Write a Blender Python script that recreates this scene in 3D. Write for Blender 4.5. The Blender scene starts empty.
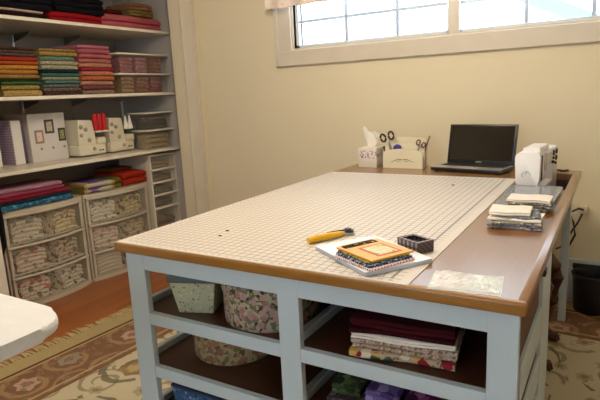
import bpy, bmesh, math, random
from mathutils import Matrix, Vector
random.seed(7)
PI = math.pi
scn = bpy.context.scene
COL = scn.collection

# ------------------------------------------------------------------ colours and materials
def lin(h):
    h = h.lstrip('#')
    o = []
    for i in (0, 2, 4):
        c = int(h[i:i+2], 16) / 255.0
        o.append(c / 12.92 if c <= 0.04045 else ((c + 0.055) / 1.055) ** 2.4)
    return (o[0], o[1], o[2], 1.0)

class N:
    """small node-graph helper"""
    def __init__(s, name):
        s.m = bpy.data.materials.new(name); s.m.use_nodes = True
        s.t = s.m.node_tree; s.p = s.t.nodes['Principled BSDF']; s.out = s.t.nodes['Material Output']
    def node(s, typ, **kw):
        n = s.t.nodes.new(typ)
        for k, v in kw.items(): setattr(n, k, v)
        return n
    def set(s, sock, v):
        if hasattr(v, 'is_output'): s.t.links.new(v, sock)
        else: sock.default_value = v
    def coord(s, scale=(1, 1, 1), loc=(0, 0, 0), rot=(0, 0, 0)):
        tc = s.node('ShaderNodeTexCoord'); mp = s.node('ShaderNodeMapping')
        s.t.links.new(tc.outputs['Object'], mp.inputs['Vector'])
        mp.inputs['Scale'].default_value = scale; mp.inputs['Location'].default_value = loc; mp.inputs['Rotation'].default_value = rot
        return mp.outputs['Vector']
    def xyz(s, v):
        n = s.node('ShaderNodeSeparateXYZ'); s.t.links.new(v, n.inputs[0]); return n.outputs
    def math(s, op, a, b=0.0, c=0.0):
        n = s.node('ShaderNodeMath', operation=op)
        s.set(n.inputs[0], a); s.set(n.inputs[1], b); s.set(n.inputs[2], c)
        return n.outputs[0]
    def noise(s, v, scale, detail=2, rough=.5, out='Fac', dist=0):
        n = s.node('ShaderNodeTexNoise'); s.t.links.new(v, n.inputs['Vector'])
        n.inputs['Scale'].default_value = scale; n.inputs['Detail'].default_value = detail
        n.inputs['Roughness'].default_value = rough; n.inputs['Distortion'].default_value = dist
        return n.outputs[out]
    def voro(s, v, scale, feature='F1', rnd=1.0):
        n = s.node('ShaderNodeTexVoronoi', feature=feature); s.t.links.new(v, n.inputs['Vector'])
        n.inputs['Scale'].default_value = scale; n.inputs['Randomness'].default_value = rnd
        return n.outputs
    def mix(s, f, a, b):
        n = s.node('ShaderNodeMix', data_type='RGBA')
        s.set(n.inputs[0], f); s.set(n.inputs[6], a); s.set(n.inputs[7], b)
        return n.outputs[2]
    def ramp(s, f, stops, const=False):
        n = s.node('ShaderNodeValToRGB'); s.set(n.inputs[0], f)
        cr = n.color_ramp
        if const: cr.interpolation = 'CONSTANT'
        while len(cr.elements) < len(stops): cr.elements.new(0.5)
        for e, (p, c) in zip(cr.elements, stops): e.position = p; e.color = c
        return n.outputs[0]
    def bump(s, h, strength=.2, dist=.002):
        n = s.node('ShaderNodeBump'); s.set(n.inputs['Height'], h)
        n.inputs['Strength'].default_value = strength; n.inputs['Distance'].default_value = dist
        s.t.links.new(n.outputs[0], s.p.inputs['Normal'])
    def done(s, col, rough=.6, spec=.5, metal=0, coat=0, crough=.2):
        s.set(s.p.inputs['Base Color'], col); s.set(s.p.inputs['Roughness'], rough)
        s.p.inputs['Specular IOR Level'].default_value = spec; s.p.inputs['Metallic'].default_value = metal
        s.p.inputs['Coat Weight'].default_value = coat; s.p.inputs['Coat Roughness'].default_value = crough
        return s.m

def plain(name, h, rough=.5, spec=.5, metal=0, coat=0, var=.06):
    n = N(name); v = n.coord()
    c = lin(h); d = tuple(x * (1 - var * 2) for x in c[:3]) + (1,)
    return n.done(n.mix(n.noise(v, 9, 3), d, c), rough, spec, metal, coat)

def cloth(name, h, h2=None):
    """plain woven cloth, faint mottling"""
    n = N(name); v = n.coord()
    c = lin(h); d = lin(h2) if h2 else tuple(x * .72 for x in c[:3]) + (1,)
    f = n.noise(v, 45, 3, .6)
    n.bump(n.noise(v, 420, 1), .15, .001)
    return n.done(n.mix(f, d, c), .9, .15)

def prnt(name, base, accents, scale=60, size=.42, leaf=True):
    """printed cotton: blobs of accent colours on a base"""
    n = N(name); v = n.coord()
    w = n.noise(v, scale * .9, 2, out='Color')
    vm = n.node('ShaderNodeVectorMath', operation='MULTIPLY_ADD')
    n.t.links.new(w, vm.inputs[0]); vm.inputs[1].default_value = (.6 / scale,) * 3; n.t.links.new(v, vm.inputs[2])
    vo = n.voro(vm.outputs[0], scale)
    sp = n.node('ShaderNodeSeparateColor'); n.t.links.new(vo['Color'], sp.inputs[0])
    k = len(accents)
    acc = n.ramp(sp.outputs[0], [(i / k, lin(a)) for i, a in enumerate(accents)], True)
    mask = n.math('LESS_THAN', vo['Distance'], size)
    b = lin(base)
    if leaf:
        v2 = n.voro(vm.outputs[0], scale * 2.3)
        b = n.mix(n.math('MULTIPLY', n.math('LESS_THAN', v2['Distance'], .30), .7), lin(base), lin(accents[-1]))
    n.bump(n.noise(v, 420, 1), .12, .001)
    return n.done(n.mix(mask, b, acc), .9, .15)

def rosy(name, base, petals, leaf, dark, scale=22):
    """large rose chintz print"""
    n = N(name); v = n.coord()
    w = n.noise(v, scale * 1.4, 2, out='Color')
    vm = n.node('ShaderNodeVectorMath', operation='MULTIPLY_ADD')
    n.t.links.new(w, vm.inputs[0]); vm.inputs[1].default_value = (.7 / scale,) * 3; n.t.links.new(v, vm.inputs[2])
    a = n.voro(vm.outputs[0], scale); b = n.voro(vm.outputs[0], scale * 2.1)
    sp = n.node('ShaderNodeSeparateColor'); n.t.links.new(a['Color'], sp.inputs[0])
    rings = n.math('FRACT', n.math('MULTIPLY', a['Distance'], 5.0))
    petal = n.mix(rings, n.ramp(sp.outputs[1], [(i / len(petals), lin(q)) for i, q in enumerate(petals)], True), lin(petals[0]))
    sp2 = n.node('ShaderNodeSeparateColor'); n.t.links.new(b['Color'], sp2.inputs[0])
    ground = n.ramp(sp2.outputs[0], [(0, lin(base)), (.35, lin(leaf)), (.65, lin(dark)), (.82, lin(base))], True)
    return n.done(n.mix(n.math('LESS_THAN', a['Distance'], .46), ground, petal), .7, .3)

def striped(name, cols, freq, axis=2, rough=.9):
    n = N(name); v = n.coord(); x = n.xyz(v)[axis]
    f = n.math('FRACT', n.math('MULTIPLY', x, freq))
    return n.done(n.ramp(f, [(i / len(cols), lin(c)) for i, c in enumerate(cols)], True), rough, .2)

def see_through(name, tint, amount, rough=.25):
    """clear or frosted sheet: straight-through light mixed with a pale gloss"""
    n = N(name); tr = n.node('ShaderNodeBsdfTransparent'); mx = n.node('ShaderNodeMixShader')
    n.done(lin(tint), rough, .5)
    mx.inputs[0].default_value = amount
    n.t.links.new(tr.outputs[0], mx.inputs[1]); n.t.links.new(n.p.outputs[0], mx.inputs[2])
    n.t.links.new(mx.outputs[0], n.out.inputs['Surface'])
    return n.m

M = {}
def wall_mat(name, h):
    n = N(name); v = n.coord(); n.bump(n.noise(v, 260, 2), .08, .001)
    c = lin(h); d = tuple(x * .95 for x in c[:3]) + (1,)
    return n.done(n.mix(n.noise(v, 2.2, 2), d, c), .55, .3)
M['wall'] = wall_mat('wall_paint', 'e5d9bd')
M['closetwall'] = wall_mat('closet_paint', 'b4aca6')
M['ceil'] = wall_mat('ceiling_paint', 'efe8da')
M['trim'] = plain('white_trim_paint', 'd9cfc0', .4, .4)
M['sash'] = plain('white_vinyl', 'e8ecee', .35)
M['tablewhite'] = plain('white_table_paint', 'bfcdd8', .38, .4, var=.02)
M['white'] = plain('white_plastic', 'e8e4de', .35)
M['cream'] = plain('cream_plastic', 'ded5c0', .4)
M['shelfwhite'] = plain('white_melamine', 'e2d8c6', .4)
M['black'] = plain('black_plastic', '15141a', .4)
M['blackmat'] = plain('black_soft', '17141c', .7)
M['chrome'] = plain('chrome', 'c8c8cc', .22, metal=1)
M['steel'] = plain('zinc_steel', 'a8abb0', .4, metal=1)
M['silver'] = plain('silver_plastic', 'b3aea4', .28, metal=.5)
M['screen'] = plain('dark_screen', '1c1511', .12, .5)
M['red'] = plain('red_thread', 'c01818', .6)
M['yellow'] = plain('yellow_plastic', 'e8b018', .35)
M['paper'] = plain('white_paper', 'f0f0f2', .5)
M['paperedge'] = plain('page_edges', 'c9ccd8', .7)
M['tissue'] = plain('tissue_paper', 'f4efe6', .9)
M['heater'] = plain('white_enamel', 'd5d9e0', .35)
M['slot'] = plain('dark_slot', '14151a', .7)
M['glass'] = see_through('window_glass', 'ffffff', .06, .02)
M['acrylic'] = see_through('smoky_acrylic', 'a9b0b8', .62, .12)
M['frost'] = see_through('frosted_plastic', 'ddd3c0', .11, .3)
M['frostbin'] = see_through('clear_bin_plastic', 'd8d0c4', .05, .2)
M['bag'] = see_through('clear_film', 'f6fafc', .5, .14)

def wood(name, a, b, rough, scale=(2, 22, 22), coat=0.0, spec=.5):
    n = N(name); v = n.coord(scale=scale)
    f = n.noise(v, 2.2, 5, .62, dist=.9)
    g = n.noise(n.coord(scale=tuple(s * 5 for s in scale)), 3, 2)
    c = n.mix(f, lin(a), lin(b))
    c = n.mix(n.math('MULTIPLY', g, .25), c, lin(a))
    return n.done(c, rough, spec, coat=coat)
M['oak'] = wood('honey_oak', '7c4c1a', 'b07c34', .32, (3, 30, 30), .3)
M['oaky'] = wood('honey_oak_side', '7c4c1a', 'aa7632', .32, (30, 3, 30), .3)
M['top'] = wood('varnished_brown_top', '734a1a', '8c6126', .4, (24, 2.2, 24), .75)
M['darkshelf'] = wood('dark_brown_board', '3c2218', '573425', .3, (2, 20, 20))
M['antique'] = wood('dark_red_wood', '2c100c', '5a2718', .35, (12, 12, 3))

def floor_mat():
    n = N('hardwood_floor'); v = n.coord(rot=(0, 0, PI / 2))
    br = n.node('ShaderNodeTexBrick'); n.t.links.new(v, br.inputs['Vector'])
    br.inputs['Scale'].default_value = 1; br.inputs['Brick Width'].default_value = .9; br.inputs['Row Height'].default_value = .057
    br.inputs['Mortar Size'].default_value = .0012; br.offset = .37
    br.inputs['Color1'].default_value = lin('9c5626'); br.inputs['Color2'].default_value = lin('7c3f19'); br.inputs['Mortar'].default_value = lin('3a1c0c')
    g = n.noise(n.coord(scale=(30, 2, 1)), 3, 4, .6, dist=.6)
    c = n.mix(n.math('MULTIPLY', g, .6), br.outputs['Color'], lin('b0642c'))
    return n.done(c, .3, .5, coat=.2)
M['floor'] = floor_mat()

# ------------------------------------------------------------------ mesh helpers
def B(): return bmesh.new()

def box(bm, x0, x1, y0, y1, z0, z1, bev=0.0, seg=2, mi=0):
    r = bmesh.ops.create_cube(bm, size=1.0)
    vs = r['verts']
    for v in vs:
        v.co = Vector(((x0 + x1) / 2 + v.co.x * (x1 - x0), (y0 + y1) / 2 + v.co.y * (y1 - y0), (z0 + z1) / 2 + v.co.z * (z1 - z0)))
    fs = {f for v in vs for f in v.link_faces}
    for f in fs: f.material_index = mi
    if bev > 0:
        es = list({e for v in vs for e in v.link_edges})
        rr = bmesh.ops.bevel(bm, geom=es, offset=bev, segments=seg, affect='EDGES', profile=.5)
        for f in rr['faces']: f.material_index = mi
    return bm

def lathe(bm, prof, cx=0, cy=0, cz=0, n=24, M4=None):
    """prof: list of (radius, z) bottom to top"""
    rings = []
    for r, z in prof:
        if r < 1e-5: rings.append([bm.verts.new((cx, cy, cz + z))])
        else: rings.append([bm.verts.new((cx + r * math.cos(2 * PI * k / n), cy + r * math.sin(2 * PI * k / n), cz + z)) for k in range(n)])
    for a, b in zip(rings, rings[1:]):
        for k in range(n):
            k2 = (k + 1) % n
            if len(a) == 1 and len(b) == 1: continue
            if len(a) == 1: bm.faces.new((a[0], b[k2], b[k]))
            elif len(b) == 1: bm.faces.new((a[k], a[k2], b[0]))
            else: bm.faces.new((a[k], a[k2], b[k2], b[k]))
    for ring, flip in ((rings[0], True), (rings[-1], False)):
        if len(ring) > 1: bm.faces.new(list(reversed(ring)) if flip else ring)
    if M4 is not None:
        for ring in rings:
            for v in ring: v.co = M4 @ v.co
    return bm

def tube(bm, pts, rad, n=8, close=False):
    pts = [Vector(p) for p in pts]
    rads = rad if isinstance(rad, (list, tuple)) else [rad] * len(pts)
    rings = []
    up = Vector((0, 0, 1))
    for i, p in enumerate(pts):
        if close: d = pts[(i + 1) % len(pts)] - pts[i - 1]
        else: d = pts[min(i + 1, len(pts) - 1)] - pts[max(i - 1, 0)]
        d.normalize()
        a = d.cross(up)
        if a.length < .05: a = d.cross(Vector((1, 0, 0)))
        a.normalize(); b = d.cross(a)
        rings.append([bm.verts.new(p + rads[i] * (a * math.cos(2 * PI * k / n) + b * math.sin(2 * PI * k / n))) for k in range(n)])
    pr = list(zip(rings, rings[1:])) + ([(rings[-1], rings[0])] if close else [])
    for r0, r1 in pr:
        for k in range(n):
            k2 = (k + 1) % n
            bm.faces.new((r0[k], r0[k2], r1[k2], r1[k]))
    if not close:
        bm.faces.new(rings[0][::-1]); bm.faces.new(rings[-1])
    return bm

def prism(bm, poly, z0, z1, M4=None, bev=0):
    """poly in local xy, extruded along z, then placed by M4"""
    lo = [bm.verts.new((x, y, z0)) for x, y in poly]; hi = [bm.verts.new((x, y, z1)) for x, y in poly]
    n = len(poly); fs = [bm.faces.new(lo[::-1]), bm.faces.new(hi)]
    for i in range(n): fs.append(bm.faces.new((lo[i], lo[(i + 1) % n], hi[(i + 1) % n], hi[i])))
    vs = lo + hi
    if bev:
        es = list({e for v in vs for e in v.link_edges})
        before = set(bm.verts) - set(vs)
        bmesh.ops.bevel(bm, geom=es, offset=bev, segments=2, affect='EDGES', profile=.5)
        vs = [v for v in bm.verts if v not in before]
    if M4 is not None:
        for v in vs: v.co = M4 @ v.co
    return bm

def rot_part(bm, ang, axis, piv):
    bmesh.ops.rotate(bm, verts=bm.verts[:], cent=Vector(piv), matrix=Matrix.Rotation(ang, 3, axis)); return bm

def folded(w, d, h, layers=2, seed=0, jit=.004, slump=0.0):
    """folded cloth: rounded folds towards local -y, base at z=0, width along x, centred in x, front at y=0, back at y=d"""
    rng = random.Random(seed)
    bm = B(); nx = max(5, int(w / .035))
    lh = h / layers
    prof = []
    for i in range(layers):
        off = rng.uniform(0, .007)
        for k in range(5):
            a = -PI / 2 + PI * k / 4
            prof.append((off + lh * .5 - lh * .5 * math.cos(a) * 1.0, lh * (i + .5) + lh * .5 * math.sin(a) * .98))
    for i in reversed(range(layers)):
        off = rng.uniform(0, .008)
        for k in range(4):
            a = PI / 2 - PI * k / 3
            prof.append((d - off - lh * .5 + lh * .5 * math.cos(a), lh * (i + .5) + lh * .5 * math.sin(a) * .98))
    rings = []
    ph = rng.uniform(0, 6)
    for s in range(nx + 1):
        u = s / nx; x = (u - .5) * w
        e = min(u, 1 - u) * nx
        sq = 1 - .10 * max(0, 1 - e)
        dy = jit * math.sin(ph + u * 7) + rng.uniform(-1, 1) * jit * .3
        ring = []
        for (y, z) in prof:
            zz = z * sq - slump * math.sin(PI * u) * (z / h)
            xx = x + (rng.uniform(-1, 1) * .002)
            ring.append(bm.verts.new((xx, y + dy, max(0.0, zz))))
        rings.append(ring)
    n = len(prof)
    for a, b in zip(rings, rings[1:]):
        for k in range(n):
            k2 = (k + 1) % n
            bm.faces.new((a[k], b[k], b[k2], a[k2]))
    bm.faces.new(rings[0]); bm.faces.new(rings[-1][::-1])
    return bm

def obj(name, bm, mat, parent=None, smooth=True, world=False, kind=None):
    bmesh.ops.recalc_face_normals(bm, faces=bm.faces[:])
    me = bpy.data.meshes.new(name); bm.to_mesh(me); bm.free()
    if world and parent is not None:
        me.transform(parent_inv(parent))
    for m in (mat if isinstance(mat, (list, tuple)) else [mat]): me.materials.append(m)
    if smooth:
        me.polygons.foreach_set('use_smooth', [True] * len(me.polygons))
        try: me.set_sharp_from_angle(angle=math.radians(38))
        except Exception: pass
    o = bpy.data.objects.new(name, me); COL.objects.link(o)
    if parent is not None: o.parent = parent
    if kind: o['kind'] = kind
    return o

def parent_inv(p):
    m = Matrix.Identity(4)
    while p is not None:
        m = m @ Matrix.Translation(p.location) if False else (Matrix.Translation(p.location) @ Matrix.Rotation(p.rotation_euler.z, 4, 'Z')) @ m
        p = p.parent
    return m.inverted()

def tag(o, label, cat, group=None):
    o['label'] = label; o['category'] = cat
    if group: o['group'] = group
    return o

def thing(name, label, cat, loc=(0, 0, 0), rotz=0.0, group=None):
    o = bpy.data.objects.new(name, None); COL.objects.link(o); o.empty_display_size = .05
    o.location = loc; o.rotation_euler = (0, 0, rotz)
    return tag(o, label, cat, group)

def one(name, bm, mat, label, cat, loc=(0, 0, 0), rotz=0.0, group=None, smooth=True):
    o = obj(name, bm, mat, None, smooth); o.location = loc; o.rotation_euler = (0, 0, rotz)
    return tag(o, label, cat, group)

def struct(name, bm, mat, parent=None, smooth=False):
    return obj(name, bm, mat, parent, smooth, kind='structure')

# ------------------------------------------------------------------ the room
WY = 2.15           # back wall
WX = -1.43          # left wall (closet wall)
CB = -2.25          # closet back wall
H = 2.42
b = box(B(), CB - .1, 2.75, -2.95, WY + .15, -.06, 0); struct('floor', b, M['floor'])
b = box(B(), CB - .1, 2.75, -2.95, WY + .15, H, H + .06); struct('ceiling', b, M['ceil'])
GX0, GX1, GZ0, GZ1 = -.585, 1.62, 1.53, 2.17
b = B()
box(b, CB - .1, GX0, WY, WY + .12, 0, H); box(b, GX1, 2.75, WY, WY + .12, 0, H)
box(b, GX0, GX1, WY, WY + .12, 0, GZ0); box(b, GX0, GX1, WY, WY + .12, GZ1, H)
struct('wall_back', b, M['wall'])
OY0, OY1, OZ = .415, 1.945, 2.08
b = B(); box(b, WX - .1, WX, -2.9, OY0, 0, H); box(b, WX - .1, WX, OY0, OY1, OZ, H); box(b, WX - .1, WX, OY1, WY, 0, H)
struct('wall_left', b, M['wall'])
struct('wall_closet_back', box(B(), CB - .1, CB, .2, WY, 0, H), M['closetwall'])
struct('wall_closet_right', box(B(), CB, WX - .1, 2.06, 2.11, 0, H), M['closetwall'])
struct('wall_closet_left', box(B(), CB, WX - .1, .2, .25, 0, H), M['closetwall'])
b = B(); box(b, 2.6, 2.7, -2.9, WY, 0, H); struct('wall_right', b, M['wall'])
b = B(); box(b, WX, .1, -2.9, -2.8, 0, H); box(b, 1.5, 2.6, -2.9, -2.8, 0, H); box(b, .1, 1.5, -2.9, -2.8, 0, .80); box(b, .1, 1.5, -2.9, -2.8, 2.05, H)
struct('wall_front', b, M['wall'])
b = B(); box(b, WX, WX + .018, OY1, OY1 + .145, 0, OZ + .1, .004); box(b, WX + .018, WX + .026, OY1 + .115, OY1 + .145, 0, OZ + .1, .002)
struct('trim_1', b, M['trim'])
b = box(B(), WX, WX + .02, OY0 - .165, OY0, 0, OZ + .1, .004); struct('trim_2', b, M['trim'])
b = box(B(), WX, WX + .02, OY0, OY1, OZ, OZ + .1, .004); struct('trim_3', b, M['trim'])
b = box(B(), WX + .02, 1.12, WY - .015, WY, 0, .09, .003); struct('baseboard_back', b, M['trim'])

# window in the back wall
win = struct('window_1', B(), M['trim'])
b = B()
box(b, GX0 - .145, GX0 - .015, WY - .02, WY, GZ0 - .11, GZ1 + .1, .004); box(b, GX1 + .015, GX1 + .145, WY - .02, WY, GZ0 - .11, GZ1 + .1, .004)
box(b, GX0 - .145, GX1 + .145, WY - .026, WY, GZ0 - .115, GZ0 - .012, .005); box(b, GX0 - .145, GX1 + .145, WY - .02, WY, GZ1 + .01, GZ1 + .11, .004)
box(b, GX0 - .145, GX0 - .115, WY - .03, WY - .018, GZ0 - .11, GZ1 + .1, .003)
struct('window_casing', b, M['trim'], win)
b = B()
box(b, GX0 - .015, GX0, WY - .005, WY + .12, GZ0 - .012, GZ1); box(b, GX1, GX1 + .015, WY - .005, WY + .12, GZ0 - .012, GZ1)
box(b, GX0, GX1, WY - .008, WY + .12, GZ0 - .014, GZ0); box(b, GX0, GX1, WY, WY + .12, GZ1, GZ1 + .012)
struct('window_jamb', b, M['trim'], win)
MX = .51
for (x0, x1, mx, yy) in ((GX0, MX - .01, (-.205, .145), WY + .03), (MX - .005, GX1, (.885, 1.215, 1.5), WY + .06)):
    b = B(); s = .022
    box(b, x0, x0 + s, yy, yy + .03, GZ0, GZ1); box(b, x1 - s - .022, x1, yy, yy + .03, GZ0, GZ1)
    box(b, x0, x1, yy, yy + .03, GZ0, GZ0 + s); box(b, x0, x1, yy, yy + .03, GZ1 - s, GZ1)
    sash = struct('window_sash', b, M['sash'], win)
    b = B()
    for m in mx: box(b, m - .010, m + .010, yy + .005, yy + .02, GZ0, GZ1)
    for z in (1.705, 1.93): box(b, x0 + .001, x1 - .001, yy + .006, yy + .019, z - .009, z + .009)
    struct('window_muntin', b, plain('grey_muntin', 'b4c2d4', .35), sash)
    struct('window_pane', box(B(), x0 + .01, x1 - .01, yy + .023, yy + .026, GZ0 + .01, GZ1 - .01), M['glass'], sash)
b = box(B(), MX - .04, MX + .022, WY + .0, WY + .03, GZ0, GZ1, .003); struct('window_mullion', b, M['trim'], win)

# unseen window added behind the camera so cool daylight reaches the table front
b = B(); w2 = struct('added_window', b, M['trim'])
b = B(); box(b, .0, .1, -2.8, -2.78, .70, 2.15); box(b, 1.5, 1.6, -2.8, -2.78, .70, 2.15); box(b, .1, 1.5, -2.8, -2.78, .70, .80); box(b, .1, 1.5, -2.8, -2.78, 2.05, 2.15)
struct('window_casing', b, M['trim'], w2)
b = B(); box(b, .1, .14, -2.87, -2.83, .80, 2.05); box(b, 1.46, 1.5, -2.87, -2.83, .80, 2.05); box(b, .14, 1.46, -2.87, -2.83, 1.53, 1.57); box(b, .14, 1.46, -2.87, -2.83, .80, .84); box(b, .14, 1.46, -2.87, -2.83, 2.01, 2.05)
struct('window_sash', b, M['sash'], w2)
struct('window_pane', box(B(), .13, 1.47, -2.86, -2.855, .81, 2.04), M['glass'], w2)

# ------------------------------------------------------------------ neighbour's house outside
t = thing('neighbor_house', 'pale neighbouring house with sloping roof seen through the window', 'house', (-3.2, 12, 0))
XZ = Matrix(((1, 0, 0, 0), (0, 0, 1, 0), (0, 1, 0, 0), (0, 0, 0, 1)))
b = B(); prism(b, [(-7.4, 0), (1.5, 0), (1.5, 1.93), (-6.4, 5.98), (-7.4, 5.47)], 10.5, 15, XZ); obj('house_wall', b, striped('pale_siding', ['dfe6e8', 'e6ecee', 'd8e0e2'], 6), t, False, True)
b = B(); prism(b, [(2.0, 1.55), (2.0, 1.85), (-6.4, 6.17), (-8.0, 5.35), (-8.0, 5.05), (-6.4, 5.87)], 10.48, 15.3, XZ); obj('house_roof', b, plain('pale_teal_shingle', '6a868b', .8), t, False, True)

# ------------------------------------------------------------------ valance
def valance():
    bm = B(); x0, x1 = -.755, 1.78; n = 150; rows = 6
    zt, zb = 2.27, 1.795; front = []; back = []
    for i in range(n + 1):
        u = i / n; x = x0 + (x1 - x0) * u
        cf = []; cb = []
        for j in range(rows + 1):
            v = j / rows
            z = zt + (zb - zt) * v + (.006 * math.sin(u * 95) if j == rows else 0)
            y = WY - .085 + .012 * math.sin(u * 95) * (.4 + v) + .004 * math.sin(u * 37 + v * 3)
            cf.append(bm.verts.new((x, y - .0015, z))); cb.append(bm.verts.new((x, y + .0015, z)))
        front.append(cf); back.append(cb)
    for i in range(n):
        for j in range(rows):
            bm.faces.new((front[i][j], front[i + 1][j], front[i + 1][j + 1], front[i][j + 1]))
            bm.faces.new((back[i][j], back[i][j + 1], back[i + 1][j + 1], back[i + 1][j]))
        bm.faces.new((front[i][rows], front[i + 1][rows], back[i + 1][rows], back[i][rows]))
        bm.faces.new((front[i][0], back[i][0], back[i + 1][0], front[i + 1][0]))
    for i in (0, n):
        for j in range(rows):
            bm.faces.new((front[i][j], front[i][j + 1], back[i][j + 1], back[i][j]))
    # side returns to the wall
    box(bm, x0 - .002, x0 + .001, WY - .085, WY - .031, zb + .005, zt); box(bm, x1 - .001, x1 + .002, WY - .085, WY - .031, zb + .005, zt)
    return bm
n = N('valance_lace'); v = n.coord(); 
c = n.mix(n.math('LESS_THAN', n.voro(v, 26)['Distance'], .3), lin('efe0d6'), lin('e9cbc2'))
M['lace'] = n.done(c, .9, .1)
n.p.inputs['Transmission Weight'].default_value = 0
b = valance()
one('window_valance', b, M['lace'], 'gathered pale pink valance hanging across the top of the window', 'curtain')

# ------------------------------------------------------------------ baseboard heater, bin, cord
t = thing('baseboard_heater', 'white electric baseboard heater with dark top slot on the back wall', 'heater', (1.8, WY - .035, 0))
b = B(); box(b, 1.16, 2.55, WY - .058, WY - .001, .03, .20, .004); box(b, 1.16, 2.55, WY - .036, WY - .001, .20, .245, .003); obj('heater_body', b, M['heater'], t, True, True)
b = B(); box(b, 1.19, 2.52, WY - .056, WY - .037, .2005, .226); obj('heater_slot', b, M['slot'], t, False, True)
b = B(); box(b, 1.17, 1.20, WY - .05, WY - .02, 0, .03); box(b, 2.5, 2.53, WY - .05, WY - .02, 0, .03); obj('heater_foot', b, M['heater'], t, False, True)

t = thing('waste_bin', 'round black waste bin on the rug in front of the heater', 'bin', (1.292, 1.985, .0118))
b = lathe(B(), [(.080, 0), (.084, .01), (.094, .19), (.099, .195), (.099, .205), (.093, .205), (.090, .195), (.079, .02), (0, .02)], n=32); obj('bin_body', b, M['black'], t)
b = B(); tube(b, [(.097 * math.cos(a), .097 * math.sin(a), .206) for a in [2 * PI * k / 32 for k in range(32)]], .005, 6, True); obj('bin_rim', b, M['blackmat'], t)

t = thing('power_cord', 'black power cord dangling from the wall plug behind the table', 'cord', (1.2, 2.1, 0))
b = tube(B(), [(1.225, 2.125, .53), (1.205, 2.08, .545), (1.165, 2.04, .53), (1.185, 2.05, .47), (1.195, 2.06, .40), (1.165, 2.06, .33), (1.14, 2.06, .27), (1.15, 2.055, .22), (1.14, 2.05, .15), (1.155, 2.05, .085), (1.13, 2.03, .022), (1.08, 1.99, .018)], .006, 8); obj('cable', b, M['black'], t, True, True)
b = tube(B(), [(1.222, 2.124, .51), (1.205, 2.08, .47), (1.17, 2.02, .41), (1.14, 1.95, .36), (1.12, 1.90, .36)], .005, 8); obj('cable', b, M['black'], t, True, True)
b = box(B(), 1.205, 1.245, 2.118, 2.146, .50, .55, .004); obj('plug', b, M['cream'], t, True, True)

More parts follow.
